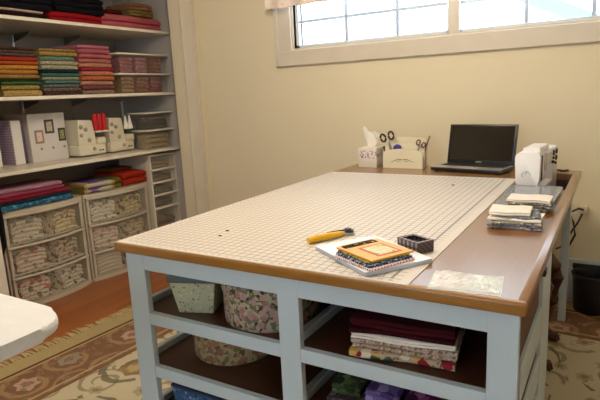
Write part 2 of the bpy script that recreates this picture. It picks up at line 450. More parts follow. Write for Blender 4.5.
# ------------------------------------------------------------------ rug
def rug_mat():
    n = N('floral_rug'); v = n.coord(); X_, Y_, Z_ = n.xyz(v)
    hx, hy = 1.62, 2.28
    dx = n.math('SUBTRACT', hx, n.math('ABSOLUTE', X_)); dy = n.math('SUBTRACT', hy, n.math('ABSOLUTE', Y_))
    d = n.math('MINIMUM', dx, dy)
    wob = n.noise(v, 9, 2, out='Color')
    vm = n.node('ShaderNodeVectorMath', operation='MULTIPLY_ADD'); n.t.links.new(wob, vm.inputs[0]); vm.inputs[1].default_value = (.05,) * 3; n.t.links.new(v, vm.inputs[2])
    pv = vm.outputs[0]
    def rgb(o):
        s_ = n.node('ShaderNodeSeparateColor'); n.t.links.new(o, s_.inputs[0]); return s_.outputs
    def motif(scale, rnd):
        vo = n.voro(pv, scale, 'F1', rnd)
        sc = n.node('ShaderNodeVectorMath', operation='SCALE'); n.t.links.new(pv, sc.inputs[0]); sc.inputs['Scale'].default_value = 1.0
        df = n.node('ShaderNodeVectorMath', operation='SUBTRACT'); n.t.links.new(sc.outputs[0], df.inputs[0]); n.t.links.new(vo['Position'], df.inputs[1])
        q = n.xyz(df.outputs[0]); ang = n.math('ARCTAN2', q[1], q[0])
        rr = n.math('SQRT', n.math('ADD', n.math('MULTIPLY', q[0], q[0]), n.math('MULTIPLY', q[1], q[1])))
        return rr, ang, rgb(vo['Color'])
    def flower(col, rr, ang, c, size, inner, pal, amt):
        rp = n.math('MULTIPLY', rr, n.math('ADD', 1.0, n.math('MULTIPLY', n.math('SINE', n.math('MULTIPLY', ang, 6.0)), .13)))
        p = n.ramp(c[0], [(i / len(pal), lin(h)) for i, h in enumerate(pal)], True)
        col = n.mix(n.math('MULTIPLY', n.math('LESS_THAN', rp, size), amt), col, p)
        return n.mix(n.math('MULTIPLY', n.math('LESS_THAN', rp, size * .45), amt), col, lin(inner))
    def curls(col, rr, ang, turns, r0, r1, wd, h, amt):
        f = n.math('FRACT', n.math('ADD', n.math('MULTIPLY', rr, turns), n.math('DIVIDE', ang, 2 * PI)))
        m = n.math('MULTIPLY', n.math('LESS_THAN', f, wd), n.math('MULTIPLY', n.math('GREATER_THAN', rr, r0), n.math('LESS_THAN', rr, r1)))
        gate = n.math('GREATER_THAN', n.noise(v, 6.5, 2), .40)
        return n.mix(n.math('MULTIPLY', n.math('MULTIPLY', m, gate), amt), col, lin(h))
    field = n.mix(n.noise(v, 3, 2), lin('b4a78c'), lin('c6b99c'))
    r1, a1, c1 = motif(2.6, .85)
    field = curls(field, r1, a1, 11.0, .05, .19, .32, '575044', .75)
    field = flower(field, r1, a1, c1, .07, 'b9a070', ['6f6a60', '8a6a48', '77705a'], .8)
    r5, a5, c5 = motif(4.4, 1.0)
    field = curls(field, r5, a5, 17.0, .03, .11, .30, '6a6250', .6)
    r2, a2, c2 = motif(5.5, 1.0)
    field = flower(field, r2, a2, c2, .034, '7a6a4a', ['a08a60', '8d8468', '9a7c5c'], .6)
    band = n.mix(n.noise(v, 26, 3), lin('74543f'), lin('8a6850'))
    r3, a3, c3 = motif(4.2, .6)
    band = curls(band, r3, a3, 14.0, .04, .13, .34, 'a88c66', .6)
    band = flower(band, r3, a3, c3, .052, '8a6050', ['b89a80', '8f8d80', 'b99a88', 'a8906c'], .85)
    r4, a4, c4 = motif(11.0, 1.0)
    band = flower(band, r4, a4, c4, .016, '6a4c3a', ['a58a66', '8c8468', '9c7460'], .6)
    col = n.mix(n.math('GREATER_THAN', d, .42), band, field)
    for (dd, w_, h) in ((.425, .012, '7b5a44'), (.395, .006, 'b29a70'), (.135, .006, 'b29a70')):
        col = n.mix(n.math('LESS_THAN', n.math('ABSOLUTE', n.math('SUBTRACT', d, dd)), w_), col, lin(h))
    outer = n.mix(n.noise(v, 30, 2), lin('a8946a'), lin('b5a178'))
    col = n.mix(n.math('LESS_THAN', d, .11), col, outer)
    col = n.mix(n.math('LESS_THAN', n.math('ABSOLUTE', n.math('SUBTRACT', d, .115)), .007), col, lin('5c4130'))
    n.bump(n.noise(v, 240, 2), .5, .004)
    return n.done(col, .95, .05)
rug_x, rug_y, rug_a = .505, -.19, math.radians(-3.2)
t = thing('area_rug', 'large cream and rose floral area rug with fringe under the table', 'rug', (rug_x, rug_y, 0), rug_a)
b = box(B(), -1.62, 1.62, -2.28, 2.28, 0, .011, .003); obj('rug_pile', b, rug_mat(), t)
b = B(); rng = random.Random(3)
k = 0
yv = -2.27
while yv < 2.27:
    for sx in (-1, 1):
        L = .075 + rng.uniform(-.015, .02); j = rng.uniform(-.018, .018)
        p = [(sx * 1.615, yv, .006), (sx * (1.615 + L * .5), yv + j * .5, .007), (sx * (1.615 + L), yv + j, .004)]
        tube(b, p, [.008, .009, .004], 5)
    yv += .021
n = obj('fringe', b, cloth('cream_fringe', 'cdb88a', 'a58e60'), t); n['kind'] = 'stuff'

# ------------------------------------------------------------------ the big table
TW, TL, TH = 1.22, 1.84, .79
tb = thing('cutting_table', 'large white craft table with oak edged brown top and open shelves', 'table', (TW / 2, TL / 2, .0))
hx0, hx1, hy0, hy1 = .985, 1.188, 1.272, 1.70
b = B(); e = .022; z0 = .762
q = e - .005
for (x0, x1, y0, y1) in ((q, TW - q, q, hy0), (q, TW - q, hy1, TL - q), (q, hx0, hy0, hy1), (hx1, TW - q, hy0, hy1)): box(b, x0, x1, y0, y1, z0, TH - .0001)
obj('tabletop', b, M['top'], tb, False, True)
b = B(); box(b, 0, TW, 0, e, z0 - .002, TH, .006, 3); obj('edge_band', b, M['oak'], tb, True, True)
b = B(); box(b, 0, TW, TL - e, TL, z0 - .002, TH, .006, 3); obj('edge_band', b, M['oak'], tb, True, True)
b = B(); box(b, 0, e, e - .003, TL - e + .003, z0 - .002, TH, .004, 2); obj('edge_band', b, M['oaky'], tb, True, True)
b = B(); box(b, TW - e, TW, e - .003, TL - e + .003, z0 - .002, TH, .004, 2); obj('edge_band', b, M['top'], tb, True, True)
b = B(); box(b, hx0, hx1, hy0, hy1, .70, .712); box(b, hx0 - .01, hx0, hy0, hy1, .70, z0); box(b, hx1, hx1 + .01, hy0, hy1, .70, z0); box(b, hx0, hx1, hy0 - .01, hy0, .70, z0); box(b, hx0, hx1, hy1, hy1 + .01, .70, z0)
obj('machine_well', b, M['darkshelf'], tb, False, True)
FY = .025; zl = .01
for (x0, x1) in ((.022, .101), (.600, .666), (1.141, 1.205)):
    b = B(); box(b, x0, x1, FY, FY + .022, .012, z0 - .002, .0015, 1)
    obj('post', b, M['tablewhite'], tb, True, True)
RZ = (.519, .333, .147)
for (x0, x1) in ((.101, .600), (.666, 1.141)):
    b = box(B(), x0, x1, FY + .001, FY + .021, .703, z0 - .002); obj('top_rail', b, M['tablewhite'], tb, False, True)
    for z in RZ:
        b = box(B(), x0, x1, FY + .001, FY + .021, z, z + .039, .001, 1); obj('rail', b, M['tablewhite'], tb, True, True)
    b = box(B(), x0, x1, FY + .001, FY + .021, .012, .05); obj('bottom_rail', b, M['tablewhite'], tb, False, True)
for z in RZ:
    b = box(B(), .045, .624, FY + .021, .66, z + .018, z + .037); obj('shelf', b, M['darkshelf'], tb, False, True)
    b = box(B(), .648, 1.18, FY + .021, .66, z + .018, z + .037); obj('shelf', b, M['darkshelf'], tb, False, True)
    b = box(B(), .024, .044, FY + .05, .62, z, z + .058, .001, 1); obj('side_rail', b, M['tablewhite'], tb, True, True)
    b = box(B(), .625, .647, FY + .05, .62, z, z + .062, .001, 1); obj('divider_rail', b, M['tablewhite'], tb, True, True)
# right side: wide side boards with dark gaps, then a white rear panel
for (za, zb_) in ((.52, .615), (.385, .465), (.25, .34), (.12, .215), (.012, .095)):
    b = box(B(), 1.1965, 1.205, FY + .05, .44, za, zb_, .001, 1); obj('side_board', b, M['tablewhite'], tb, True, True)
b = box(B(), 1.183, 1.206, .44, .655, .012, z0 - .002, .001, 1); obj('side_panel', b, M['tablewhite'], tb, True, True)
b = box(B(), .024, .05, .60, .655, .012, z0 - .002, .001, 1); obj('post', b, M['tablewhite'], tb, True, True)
b = box(B(), 1.186, 1.196, FY + .05, .44, .012, z0 - .002); obj('end_panel', b, wood('brown_end_panel', '4a2a1a', '633a22', .4, (20, 2, 20)), tb, False, True)
b = box(B(), .045, 1.183, .656, .67, .012, z0 - .002); obj('back_panel', b, M['darkshelf'], tb, False, True)
for (x0, x1) in ((.03, .07), (1.150, 1.186)):
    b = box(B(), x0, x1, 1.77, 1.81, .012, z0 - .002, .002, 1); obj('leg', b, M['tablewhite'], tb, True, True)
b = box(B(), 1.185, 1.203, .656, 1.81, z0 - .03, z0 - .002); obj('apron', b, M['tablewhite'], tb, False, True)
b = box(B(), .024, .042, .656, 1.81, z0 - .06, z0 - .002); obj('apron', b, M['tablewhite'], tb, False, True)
b = B(); box(b, 1.19, 1.216, .395, .43, .715, .735, .003); obj('catch', b, M['black'], tb, True, True)

# cutting mat with its printed grid
def mat_grid():
    n = N('gridded_mat'); v = n.coord(); X_, Y_, Z_ = n.xyz(v)
    W_, L_ = .963, 1.50; inch = .0254
    px = n.math('DIVIDE', n.math('SUBTRACT', X_, .028), inch); py = n.math('DIVIDE', n.math('SUBTRACT', Y_, .028), inch)
    fx = n.math('ABSOLUTE', n.math('SUBTRACT', n.math('FRACT', n.math('ADD', px, .5)), .5)); fy = n.math('ABSOLUTE', n.math('SUBTRACT', n.math('FRACT', n.math('ADD', py, .5)), .5))
    lx = n.math('LESS_THAN', fx, .06); ly = n.math('LESS_THAN', fy, .06)
    inx = n.math('MULTIPLY', n.math('GREATER_THAN', X_, .026), n.math('LESS_THAN', X_, W_ - .026))
    iny = n.math('MULTIPLY', n.math('GREATER_THAN', Y_, .026), n.math('LESS_THAN', Y_, L_ - .026))
    ins = n.math('MULTIPLY', inx, iny)
    g = n.math('MULTIPLY', n.math('MAXIMUM', lx, ly), ins)
    base = n.mix(n.noise(v, 4, 2), lin('c8bfb5'), lin('d1c9c1'))
    col = n.mix(n.math('MULTIPLY', g, .85), base, lin('756e6c'))
    # heavy reference lines near the right edge
    rl = n.math('LESS_THAN', n.math('ABSOLUTE', n.math('SUBTRACT', X_, W_ - .05)), .0022)
    col = n.mix(n.math('MULTIPLY', n.math('MULTIPLY', rl, iny), .8), col, lin('4c4a50'))
    return n.done(col, .42, .4)
t = thing('cutting_mat', 'large cream gridded cutting mat covering most of the table top', 'cutting mat', (.008, .004, TH))
obj('mat_sheet', box(B(), 0, .963, 0, 1.50, 0, .002), mat_grid(), t, False)
# inch numbers round the border
M['ink'] = plain('printed_ink', '4a4440', .6)
def number_strip(items, parent):
    dg = []
    big = bmesh.new()
    cache = {}
    for txt, x, y, rz in items:
        if txt not in cache:
            cu = bpy.data.curves.new('t', 'FONT'); cu.body = txt; cu.size = .013; cu.align_x = 'CENTER'; cu.align_y = 'CENTER'; cu.resolution_u = 2
            o = bpy.data.objects.new('t', cu); COL.objects.link(o)
            d = bpy.context.evaluated_depsgraph_get(); me = bpy.data.meshes.new_from_object(o.evaluated_get(d))
            bpy.data.objects.remove(o); bpy.data.curves.remove(cu); cache[txt] = me
        me = cache[txt].copy(); me.transform(Matrix.Translation((x, y, .0023)) @ Matrix.Rotation(rz, 4, 'Z')); big.from_mesh(me); bpy.data.meshes.remove(me)
    for me in cache.values(): bpy.data.meshes.remove(me)
    return obj('inch_numbers', big, M['ink'], parent, False, kind='stuff')
it = [(str(i), .028 + i * .0254, .014, 0) for i in range(1, 36)] + [(str(i), .014, .028 + i * .0254, PI / 2) for i in range(1, 57)]
number_strip(it, t)

# small thread scraps on the mat
for (x, y, c, lb) in ((.29, .178, 0, 'dark thread snip on the mat near its left front corner, nearer the camera'), (.272, .237, 1, 'dark thread snip on the mat beyond the other snip'), (.742, 1.255, 2, 'tiny dark pin lying on the far part of the mat')):
    b = B(); tube(b, [(-.005, 0, .002), (0, .002, .0025), (.006, 0, .002)], .0019, 6)
    one('thread_snip', b, M['blackmat'], lb, 'thread', (x, y, TH + .002), .4 * c)

# ------------------------------------------------------------------ things on the table
Z1 = TH + .0022
# tissue box
n = N('tissue_box_print'); v = n.coord(); x_, y_, z_ = n.xyz(v)
pm = n.math('MULTIPLY', n.math('LESS_THAN', n.voro(v, 70)['Distance'], .4), n.math('LESS_THAN', n.math('ABSOLUTE', n.math('SUBTRACT', z_, .075)), .022))
M['tbox'] = n.done(n.mix(pm, lin('d8cfc4'), lin('8d829c')), .5)
t = thing('tissue_box', 'pale tissue box with a lavender print at the far left table corner', 'tissue box', (.132, 1.765, TH)); t.scale = (.98, 1, 1)
obj('box', box(B(), -.058, .058, -.055, .055, 0, .112, .002), M['tbox'], t)
b = B()
rng = random.Random(5); ring0 = None
for j in range(7):
    u = j / 6; ring = []
    for k in range(14):
        a = 2 * PI * k / 14
        rx = .016 + .036 * u + .008 * math.sin(3 * a + j); ry = .006 + .018 * u * (1 - .4 * u) + .006 * math.sin(2 * a)
        ring.append(b.verts.new((rx * math.cos(a) + .008 * u, ry * math.sin(a), .11 + .105 * u + (.02 * math.sin(2 * a + 1) * u) - (.05 * u if math.cos(a) > .6 else 0))))
    if ring0:
        for k in range(14): b.faces.new((ring0[k], ring0[(k + 1) % 14], ring[(k + 1) % 14], ring[k]))
    ring0 = ring
b.faces.new(ring0)
obj('tissue', b, M['tissue'], t)

# letter-holder organiser: three arched panels
def arch(w, h0, h1, th, y):
    poly = [(-w / 2, 0), (w / 2, 0), (w / 2, h0)] + [(w / 2 * math.cos(a), h0 + (h1 - h0) * math.sin(a)) for a in [PI * k / 16 for k in range(1, 16)]] + [(-w / 2, h0)]
    return prism(B(), poly, 0, th, Matrix.Translation((0, y, 0)) @ Matrix.Rotation(PI / 2, 4, 'X'))
M['org'] = plain('cream_paint', 'e2d8bc', .45)
t = thing('desk_organizer', 'cream three-panel desk organizer with arched panels holding scissors', 'organizer', (.338, 1.765, TH)); t.scale = (.90, .9, 1.0)
obj('front_panel', arch(.255, .082, .108, .008, -.04), M['org'], t)
obj('middle_panel', arch(.255, .118, .138, .008, .0), M['org'], t)
obj('back_panel', arch(.255, .145, .168, .008, .045), M['org'], t)
obj('organizer_base', box(B(), -.1275, .1275, -.04, .037, 0, .006), M['org'], t)
b = B()
for sx in (-1, 1):
    tube(b, [(sx * .004, -.0485, .048), (sx * .03, -.0485, .050), (sx * .055, -.0485, .040), (sx * .075, -.0485, .032)], [.0028, .0022, .0018, .001], 5)
    tube(b, [(sx * .01, -.0485, .040), (sx * .028, -.0485, .040), (sx * .04, -.0485, .034)], .0015, 5)
obj('scroll_motif', b, plain('grey_ink', '777060', .6), t)

def scissors(loc, rz, tilt, hmat, label, s=1.0, grp=None):
    t = thing('scissors', label, 'scissors', loc, rz)
    for sg in (-1, 1):
        b = B()
        prism(b, [(-.004, 0), (.005, 0), (.004, -.07), (0, -.11), (-.003, -.06)], -.0015 + sg * .0016, .0015 + sg * .0016, Matrix.Rotation(PI / 2, 4, 'X'))
        tube(b, [(0, sg * -.0016, 0), (sg * .010, sg * -.0016, .02)], .003, 6)
        for v in b.verts: v.co = Matrix.Rotation(tilt, 4, 'Y') @ Matrix.Rotation(sg * .1, 4, 'Y') @ (v.co * s)
        obj('blade', b, M['steel'], t)
        b = B()
        tube(b, [(sg * .018 + .013 * math.cos(a), 0, .036 + .019 * math.sin(a)) for a in [2 * PI * k / 16 for k in range(16)]], .0052, 7, True)
        for v in b.verts: v.co = Matrix.Rotation(tilt, 4, 'Y') @ Matrix.Rotation(sg * .1, 4, 'Y') @ (v.co * s)
        obj('handle', b, hmat, t)
    return t
purple = plain('plum_plastic', '331a2a', .4)
maroon = plain('maroon_plastic', '6a2430', .4)
scissors((.252, 1.745, TH + .136), 0, -.30, purple, 'scissors with dark plum handles standing at the left of the organizer', 1.15)
scissors((.425, 1.747, TH + .112), 0, .45, maroon, 'scissors with maroon handles leaning at the right of the organizer', .75)
b = B(); tube(b, [(.432, 1.786, TH + .02), (.446, 1.786, TH + .10), (.474, 1.786, TH + .175)], [.005, .005, .003], 8)
one('seam_ripper', b, plain('brown_wood_handle', '7b5a44', .5), 'thin brown tool leaning out of the organizer beside the maroon scissors', 'tool')
b = B(); lathe(b, [(.012, 0), (.021, .008), (.024, .02), (.02, .034), (.008, .042), (0, .044)], n=14)
one('pin_cushion', b, cloth('violet_cloth', '54479a'), 'small violet pincushion poking up in the organizer', 'pincushion', (.300, 1.747, TH + .088))
b = B(); box(b, -.007, .007, -.006, .006, 0, .11, .002); rot_part(b, -.35, 'Y', (0, 0, 0))
one('marker_pen', b, plain('dark_brown_plastic', '3a2418', .4), 'short dark brown marker leaning at the organizer left end', 'pen', (.242, 1.785, TH + .012))

# laptop
t = thing('laptop', 'open black laptop with dark screen at the far edge of the table', 'laptop', (.515, 1.665, TH), math.radians(-10)); t.scale = (.94, .94, .96)
b = box(B(), 0, .40, 0, .205, .004, .022, .004); obj('base', b, M['black'], t)
b = box(B(), .006, .394, .004, .200, .022, .0235); obj('palm_rest', b, M['silver'], t, False)
b = box(B(), .022, .378, .085, .188, .0235, .0245)
obj('keyboard_deck', b, M['black'], t, False)
b = B()
for r in range(5):
    for c in range(15): box(b, .027 + c * .0233, .027 + c * .0233 + .0195, .090 + r * .0195, .090 + r * .0195 + .016, .0245, .0262)
obj('keys', b, plain('key_plastic', '2b2826', .45), t, False)
obj('touchpad', box(B(), .14, .24, .014, .072, .0235, .0242), plain('touchpad_grey', 'cfc8bc', .25), t, False)
S = Matrix.Translation((0, .200, .022)) @ Matrix.Rotation(math.radians(-12), 4, 'X')
b = box(B(), .004, .396, 0, .009, 0, .222, .003); b.transform(S); lid = obj('lid', b, M['black'], t)
b = box(B(), .02, .38, -.0008, .001, .022, .212); b.transform(S); obj('screen', b, M['screen'], lid, False)
b = box(B(), .178, .212, -.0009, .001, .009, .0145); b.transform(S); obj('logo_mark', b, M['silver'], lid, False)
b = B(); 
for x in (.03, .37):
    for y in (.02, .18): box(b, x - .008, x + .008, y - .008, y + .008, 0, .004)
obj('rubber_foot', b, M['blackmat'], t, False)

# sewing machine, set down in the well of the table
def rounded_poly(pts, r, seg=4):
    out = []; n = len(pts)
    for i in range(n):
        p = Vector(pts[i]); a = Vector(pts[i - 1]) - p; c = Vector(pts[(i + 1) % n]) - p
        rr = min(r, a.length * .45, c.length * .45)
        p0 = p + a.normalized() * rr; p1 = p + c.normalized() * rr
        for k in range(seg + 1):
            u = k / seg; q = p0 * (1 - u) ** 2 + p * 2 * u * (1 - u) + p1 * u ** 2
            out.append((q.x, q.y))
    return out
t = thing('sewing_machine', 'white sewing machine sunk into the table near its right edge', 'sewing machine', (1.04, 1.48, .7122))
M['machine'] = plain('machine_white', 'e9e8ec', .3, var=.015)
AX = Matrix(((1, 0, 0, 0), (0, 0, 1, 0), (0, 1, 0, 0), (0, 0, 0, 1)))   # local x, z-up profile, extruded along y
poly = rounded_poly([(.990, .800), (1.068, .796), (1.082, .82), (1.084, .925), (1.075, .942), (1.0, .940), (.983, .925)], .012)
b = prism(B(), poly, 1.285, 1.40, AX, .004); obj('head', b, M['machine'], t, True, True)
poly = rounded_poly([(.990, .868), (1.083, .868), (1.084, .918), (1.076, .931), (.995, .930)], .012)
b = prism(B(), poly, 1.40, 1.69, AX, .003); obj('arm', b, M['machine'], t, True, True)
b = box(B(), .990, 1.084, 1.58, 1.692, .73, .930, .008); obj('column', b, M['machine'], t, True, True)
b = box(B(), .990, 1.084, 1.285, 1.692, .712, .785, .006); obj('bed', b, M['machine'], t, True, True)
b = prism(B(), rounded_poly([(1.005, .935), (1.078, .935), (1.074, .957), (1.01, .957)], .006), 1.315, 1.50, AX, .003); obj('top_cover', b, M['machine'], t, True, True)
b = B(); tube(b, [(1.045, 1.53, .928), (1.045, 1.54, .942), (1.045, 1.62, .942), (1.045, 1.63, .928)], .005, 8); obj('carry_handle', b, M['steel'], t, True, True)
b = B(); tube(b, [(1.045, 1.335, .80), (1.045, 1.335, .785)], .0035, 8); box(b, 1.035, 1.055, 1.325, 1.345, .79, .81); obj('needle_bar', b, M['steel'], t, True, True)
b = B(); box(b, 1.034, 1.058, 1.32, 1.36, .786, .790, .001); obj('presser_foot', b, M['steel'], t, True, True)
b = box(B(), 1.0825, 1.0855, 1.312, 1.328, .82, .925); obj('thread_slot', b, M['slot'], t, False, True)
b = B()
for y in (1.375, 1.41): box(b, 1.0825, 1.0852, y, y + .006, .85, .925)
obj('guide_line', b, plain('pale_pink_print', 'b9a0a8', .5), t, False, True)
RX = Matrix.Rotation(PI / 2, 4, 'Y')
for (y, z, r, nm) in ((1.64, .908, .012, 'dial'), (1.64, .878, .012, 'dial'), (1.57, .914, .0065, 'button'), (1.57, .902, .0065, 'button'), (1.57, .885, .0065, 'button'), (1.57, .866, .0065, 'button'), (1.625, .855, .0065, 'button')):
    b = lathe(B(), [(r, -.003), (r, .005), (r * .8, .008), (0, .008)], n=16, M4=Matrix.Translation((1.083, y, z)) @ RX); obj(nm, b, M['black'], t, True, True)
b = B(); tube(b, [(1.03 + .017 * math.cos(a), 1.2845, .845 + .015 * math.sin(a)) for a in [2 * PI * k / 20 for k in range(13)]], .0012, 5); tube(b, [(1.026, 1.2845, .845), (1.034, 1.2845, .863)], .0012, 5); obj('emblem', b, plain('grey_print', '8a8a90', .5), t, True, True)
t.location.x += .022; t.location.z += .0004; t.rotation_euler.z = math.radians(-4.0)

# acrylic extension table in front of the machine
t = thing('extension_table', 'smoky clear acrylic extension table in front of the sewing machine', 'extension table', (1.085, 1.02, TH))
b = prism(B(), rounded_poly([(-.093, -.215), (.088, -.215), (.10, .245), (-.098, .245)], .03), .012, .017, None); obj('sheet', b, M['acrylic'], t)
for (x, y) in ((-.085, -.19), (.075, -.19), (.085, .22), (-.085, .22)):
    b = lathe(B(), [(.007, 0), (.006, .012), (0, .012)], x, y, 0, 10); obj('foot', b, M['acrylic'], t)

# folded fabric piles by the machine
def pile(specs, base, loc_xy, rz, name, grp, cat='fabric'):
    z = base
    for i, (w, d, h, ly, m, lb, sd) in enumerate(specs):
        one(name, folded(w, d, h, ly, sd), m, lb, cat, (loc_xy[0] + random.Random(sd).uniform(-.004, .004), loc_xy[1] + random.Random(sd + 1).uniform(-.004, .004), z), rz + random.Random(sd + 2).uniform(-.03, .03), grp)
        z += h + .0006
    return z
C = {}
C['offwhite'] = cloth('off_white_cotton', 'efe9e0', 'd8d0c8')
C['greyprint'] = prnt('grey_print_cotton', '6d7078', ['35363e', 'a4a5ac', '4d5a6a'], 90)
C['slate'] = prnt('slate_print_cotton', '8d93a4', ['4d5470', 'c9c8cc', '6b6a80'], 90)
C['mauve'] = prnt('mauve_print_cotton', 'a1939a', ['5a4c5c', 'cfc6c0', '7b6d64'], 80)
C['khaki'] = prnt('khaki_print_cotton', '9a907e', ['55504a', 'cfc9bb', '6f7a86'], 80)
def messy(rows, base, cx, cy, rz):
    z = base
    for i, (w, d, h, ly, m, lb, sd, dx, dy, dr) in enumerate(rows):
        one('folded_fabric', folded(w, d, h, ly, sd, .007), m, lb, 'fabric', (cx + dx, cy + dy, z), rz + dr, 'folded cottons beside the sewing machine')
        z += h + .0004
messy([(.145, .125, .008, 1, C['mauve'], 'mauve printed cotton at the bottom of the nearer pile by the machine', 11, .004, .0, .05),
       (.148, .125, .007, 1, C['slate'], 'slate blue printed cotton low in the nearer pile by the machine', 12, -.004, .002, -.02),
       (.140, .125, .007, 1, C['khaki'], 'khaki printed cotton midway up the nearer pile by the machine', 13, .006, -.004, .08),
       (.150, .125, .009, 1, C['offwhite'], 'off-white cotton under the grey sliver in the nearer pile by the machine', 17, -.003, .004, -.05),
       (.070, .125, .006, 1, C['greyprint'], 'small grey printed cotton near the top of the nearer pile by the machine', 18, .038, .012, .10),
       (.118, .115, .012, 2, C['offwhite'], 'off-white folded cotton topping the nearer pile by the machine', 14, -.018, .016, .02)], TH, 1.105, .575, math.radians(3))
messy([(.140, .12, .008, 1, C['greyprint'], 'dark grey printed cotton, lower of the two on the acrylic extension table', 15, .004, .0, -.06),
       (.135, .11, .008, 1, C['khaki'], 'khaki printed cotton under white cloth on the acrylic extension table', 19, .002, .004, .03),
       (.140, .11, .011, 2, C['offwhite'], 'white cotton topping the pile on the acrylic extension table', 16, -.004, .008, -.02)], TH + .0172, 1.112, .815, 0)

# red-brown bead string at the back corner
b = B(); rng = random.Random(9)
pts = [(math.sin(i * .9) * .012 + i * .0035, math.cos(i * 1.3) * .012, .008) for i in range(14)]
for p in pts:
    lathe(b, [(0, -.006), (.0055, -.003), (.0065, 0), (.0055, .003), (0, .006)], p[0], p[1], p[2], 8)
one('bead_string', b, plain('red_brown_bead', '5a1a10', .3), 'heap of dark red-brown beads behind the sewing machine', 'beads', (1.118, 1.765, TH))

# rotary cutter
t = thing('rotary_cutter', 'yellow handled rotary cutter lying on the cutting mat', 'rotary cutter', (.60, .205, Z1), math.radians(62))
b = B(); tube(b, [(0, 0, .0105), (.03, .002, .0115), (.075, .0, .0115), (.11, .003, .0105), (.128, .006, .0095)], [.0095, .0105, .0105, .009, .006], 12); obj('handle', b, M['yellow'], t)
b = lathe(B(), [(.0, 0), (.021, 0), (.022, .001), (.021, .002), (0, .002)], .152, .012, .008, 28); obj('blade', b, M['chrome'], t)
b = lathe(B(), [(.017, 0), (.018, .004), (.011, .006), (.011, .009), (0, .009)], .152, .012, .0102, 20); obj('blade_guard', b, M['black'], t)
b = B(); tube(b, [(.075, .011, .017), (.10, .014, .017), (.135, .013, .015)], [.004, .003, .004], 8); obj('lever', b, M['black'], t)
b = B(); tube(b, [(.118, .006, .0095), (.15, .012, .0095)], .005, 8); obj('blade_mount', b, M['steel'], t)

# magazine with pattern packs on it
def quad_slab(P, z0, z1):
    b = B(); return prism(b, P, z0, z1)
L_, F_, R_, K_ = Vector((.648, .160)), Vector((.866, .010)), Vector((.970, .180)), Vector((.757, .333))
mc = (L_ + F_ + R_ + K_) / 4; ma = math.atan2((F_ - L_).y, (F_ - L_).x)
t = thing('magazine', 'white covered pattern magazine lying on the mat near the front edge', 'magazine', (mc.x, mc.y, Z1), ma)
mw, mh = .265, .198
obj('pages', box(B(), -mw / 2 + .001, mw / 2 - .001, -mh / 2 + .001, mh / 2 - .001, .0006, .0105), M['paperedge'], t, False)
obj('cover', box(B(), -mw / 2, mw / 2, -mh / 2, mh / 2, .0105, .0115), plain('white_gloss_cover', 'eceef4', .25), t, False)
obj('back_cover', box(B(), -mw / 2, mw / 2, -mh / 2, mh / 2, 0, .0006), plain('blue_back_cover', '8c98b4', .3), t, False)
obj('cover_badge', lathe(B(), [(.02, 0), (.02, .0006), (0, .0006)], .094, -.075, .0115, 20), M['yellow'], t, False)
zM = Z1 + .0122
# charm packs with zig-zag cut edges
def pinked(w, d, h, teeth=14):
    poly = []
    for s, (ax, ay, bx, by) in enumerate(((-w / 2, -d / 2, w / 2, -d / 2), (w / 2, -d / 2, w / 2, d / 2), (w / 2, d / 2, -w / 2, d / 2), (-w / 2, d / 2, -w / 2, -d / 2))):
        dx, dy = bx - ax, by - ay; Ln = math.hypot(dx, dy); nx, ny = dy / Ln, -dx / Ln
        for k in range(teeth):
            u = k / teeth; poly.append((ax + dx * u, ay + dy * u)); u = (k + .5) / teeth
            poly.append((ax + dx * u + nx * .005, ay + dy * u + ny * .005))
    return prism(B(), poly, 0, h)
pc = [striped('rainbow_cotton', ['d8dce4', 'c96a5a', 'e8e4dc', '4a5f92', 'e3c9a0', '5b7aa0', 'e8e4ea', 'b85a60'], 55, 0), prnt('navy_print_cotton', '2f3c5c', ['7a8cb0', '20283c', 'b8c0d0'], 120), prnt('olive_print_cotton', '8a8450', ['4a4428', 'c8b878', '6a3a28'], 120)]
zz = zM
for i, (lb, m, hh, dx, dy) in enumerate((('pinked stack of rainbow striped fabric squares lying directly on the magazine', pc[0], .004, .030, -.062), ('pinked navy print fabric squares below the yellow booklet', pc[1], .004, .027, -.055), ('pinked olive print fabric squares right under the yellow booklet', pc[2], .003, .022, -.048))):
    one('fabric_squares', pinked(.150 - .008 * i, .142 - .008 * i, hh), m, lb, 'fabric', (mc.x + dx, mc.y + dy + .012, zz), ma + .14 - .05 * i, 'pinked fabric squares on the magazine', False)
    zz += hh + .0005
t = thing('pattern_booklet', 'yellow booklet with a framed picture topping the magazine pile', 'booklet', (mc.x + .022, mc.y - .026, zz), ma + .10)
obj('cover', box(B(), -.075, .075, -.068, .068, 0, .005, .0008, 1), plain('mustard_cover', 'dfa53c', .35), t, False)
b = box(B(), -.028, .058, -.032, .046, .005, .0055); obj('picture_frame_print', b, plain('coral_print', 'c0603c', .5), t, False)
b = box(B(), -.02, .05, -.024, .038, .0055, .0059); obj('picture_print', b, prnt('pale_quilt_print', 'd8cfa8', ['c9d8d0', 'e6c896', '9aa890'], 60), t, False)
b = B()
for k in range(4): lathe(b, [(.0085, 0), (.0085, .0007), (0, .0007)], -.059, -.045 + k * .024, .0058, 12)
box(b, -.073, -.046, -.058, .05, .005, .0058); obj('dark_strip_print', b, prnt('dark_strip_print', '2c1e14', ['7a5a2a', 'c8a850', '3a2a1c'], 110), t, False)

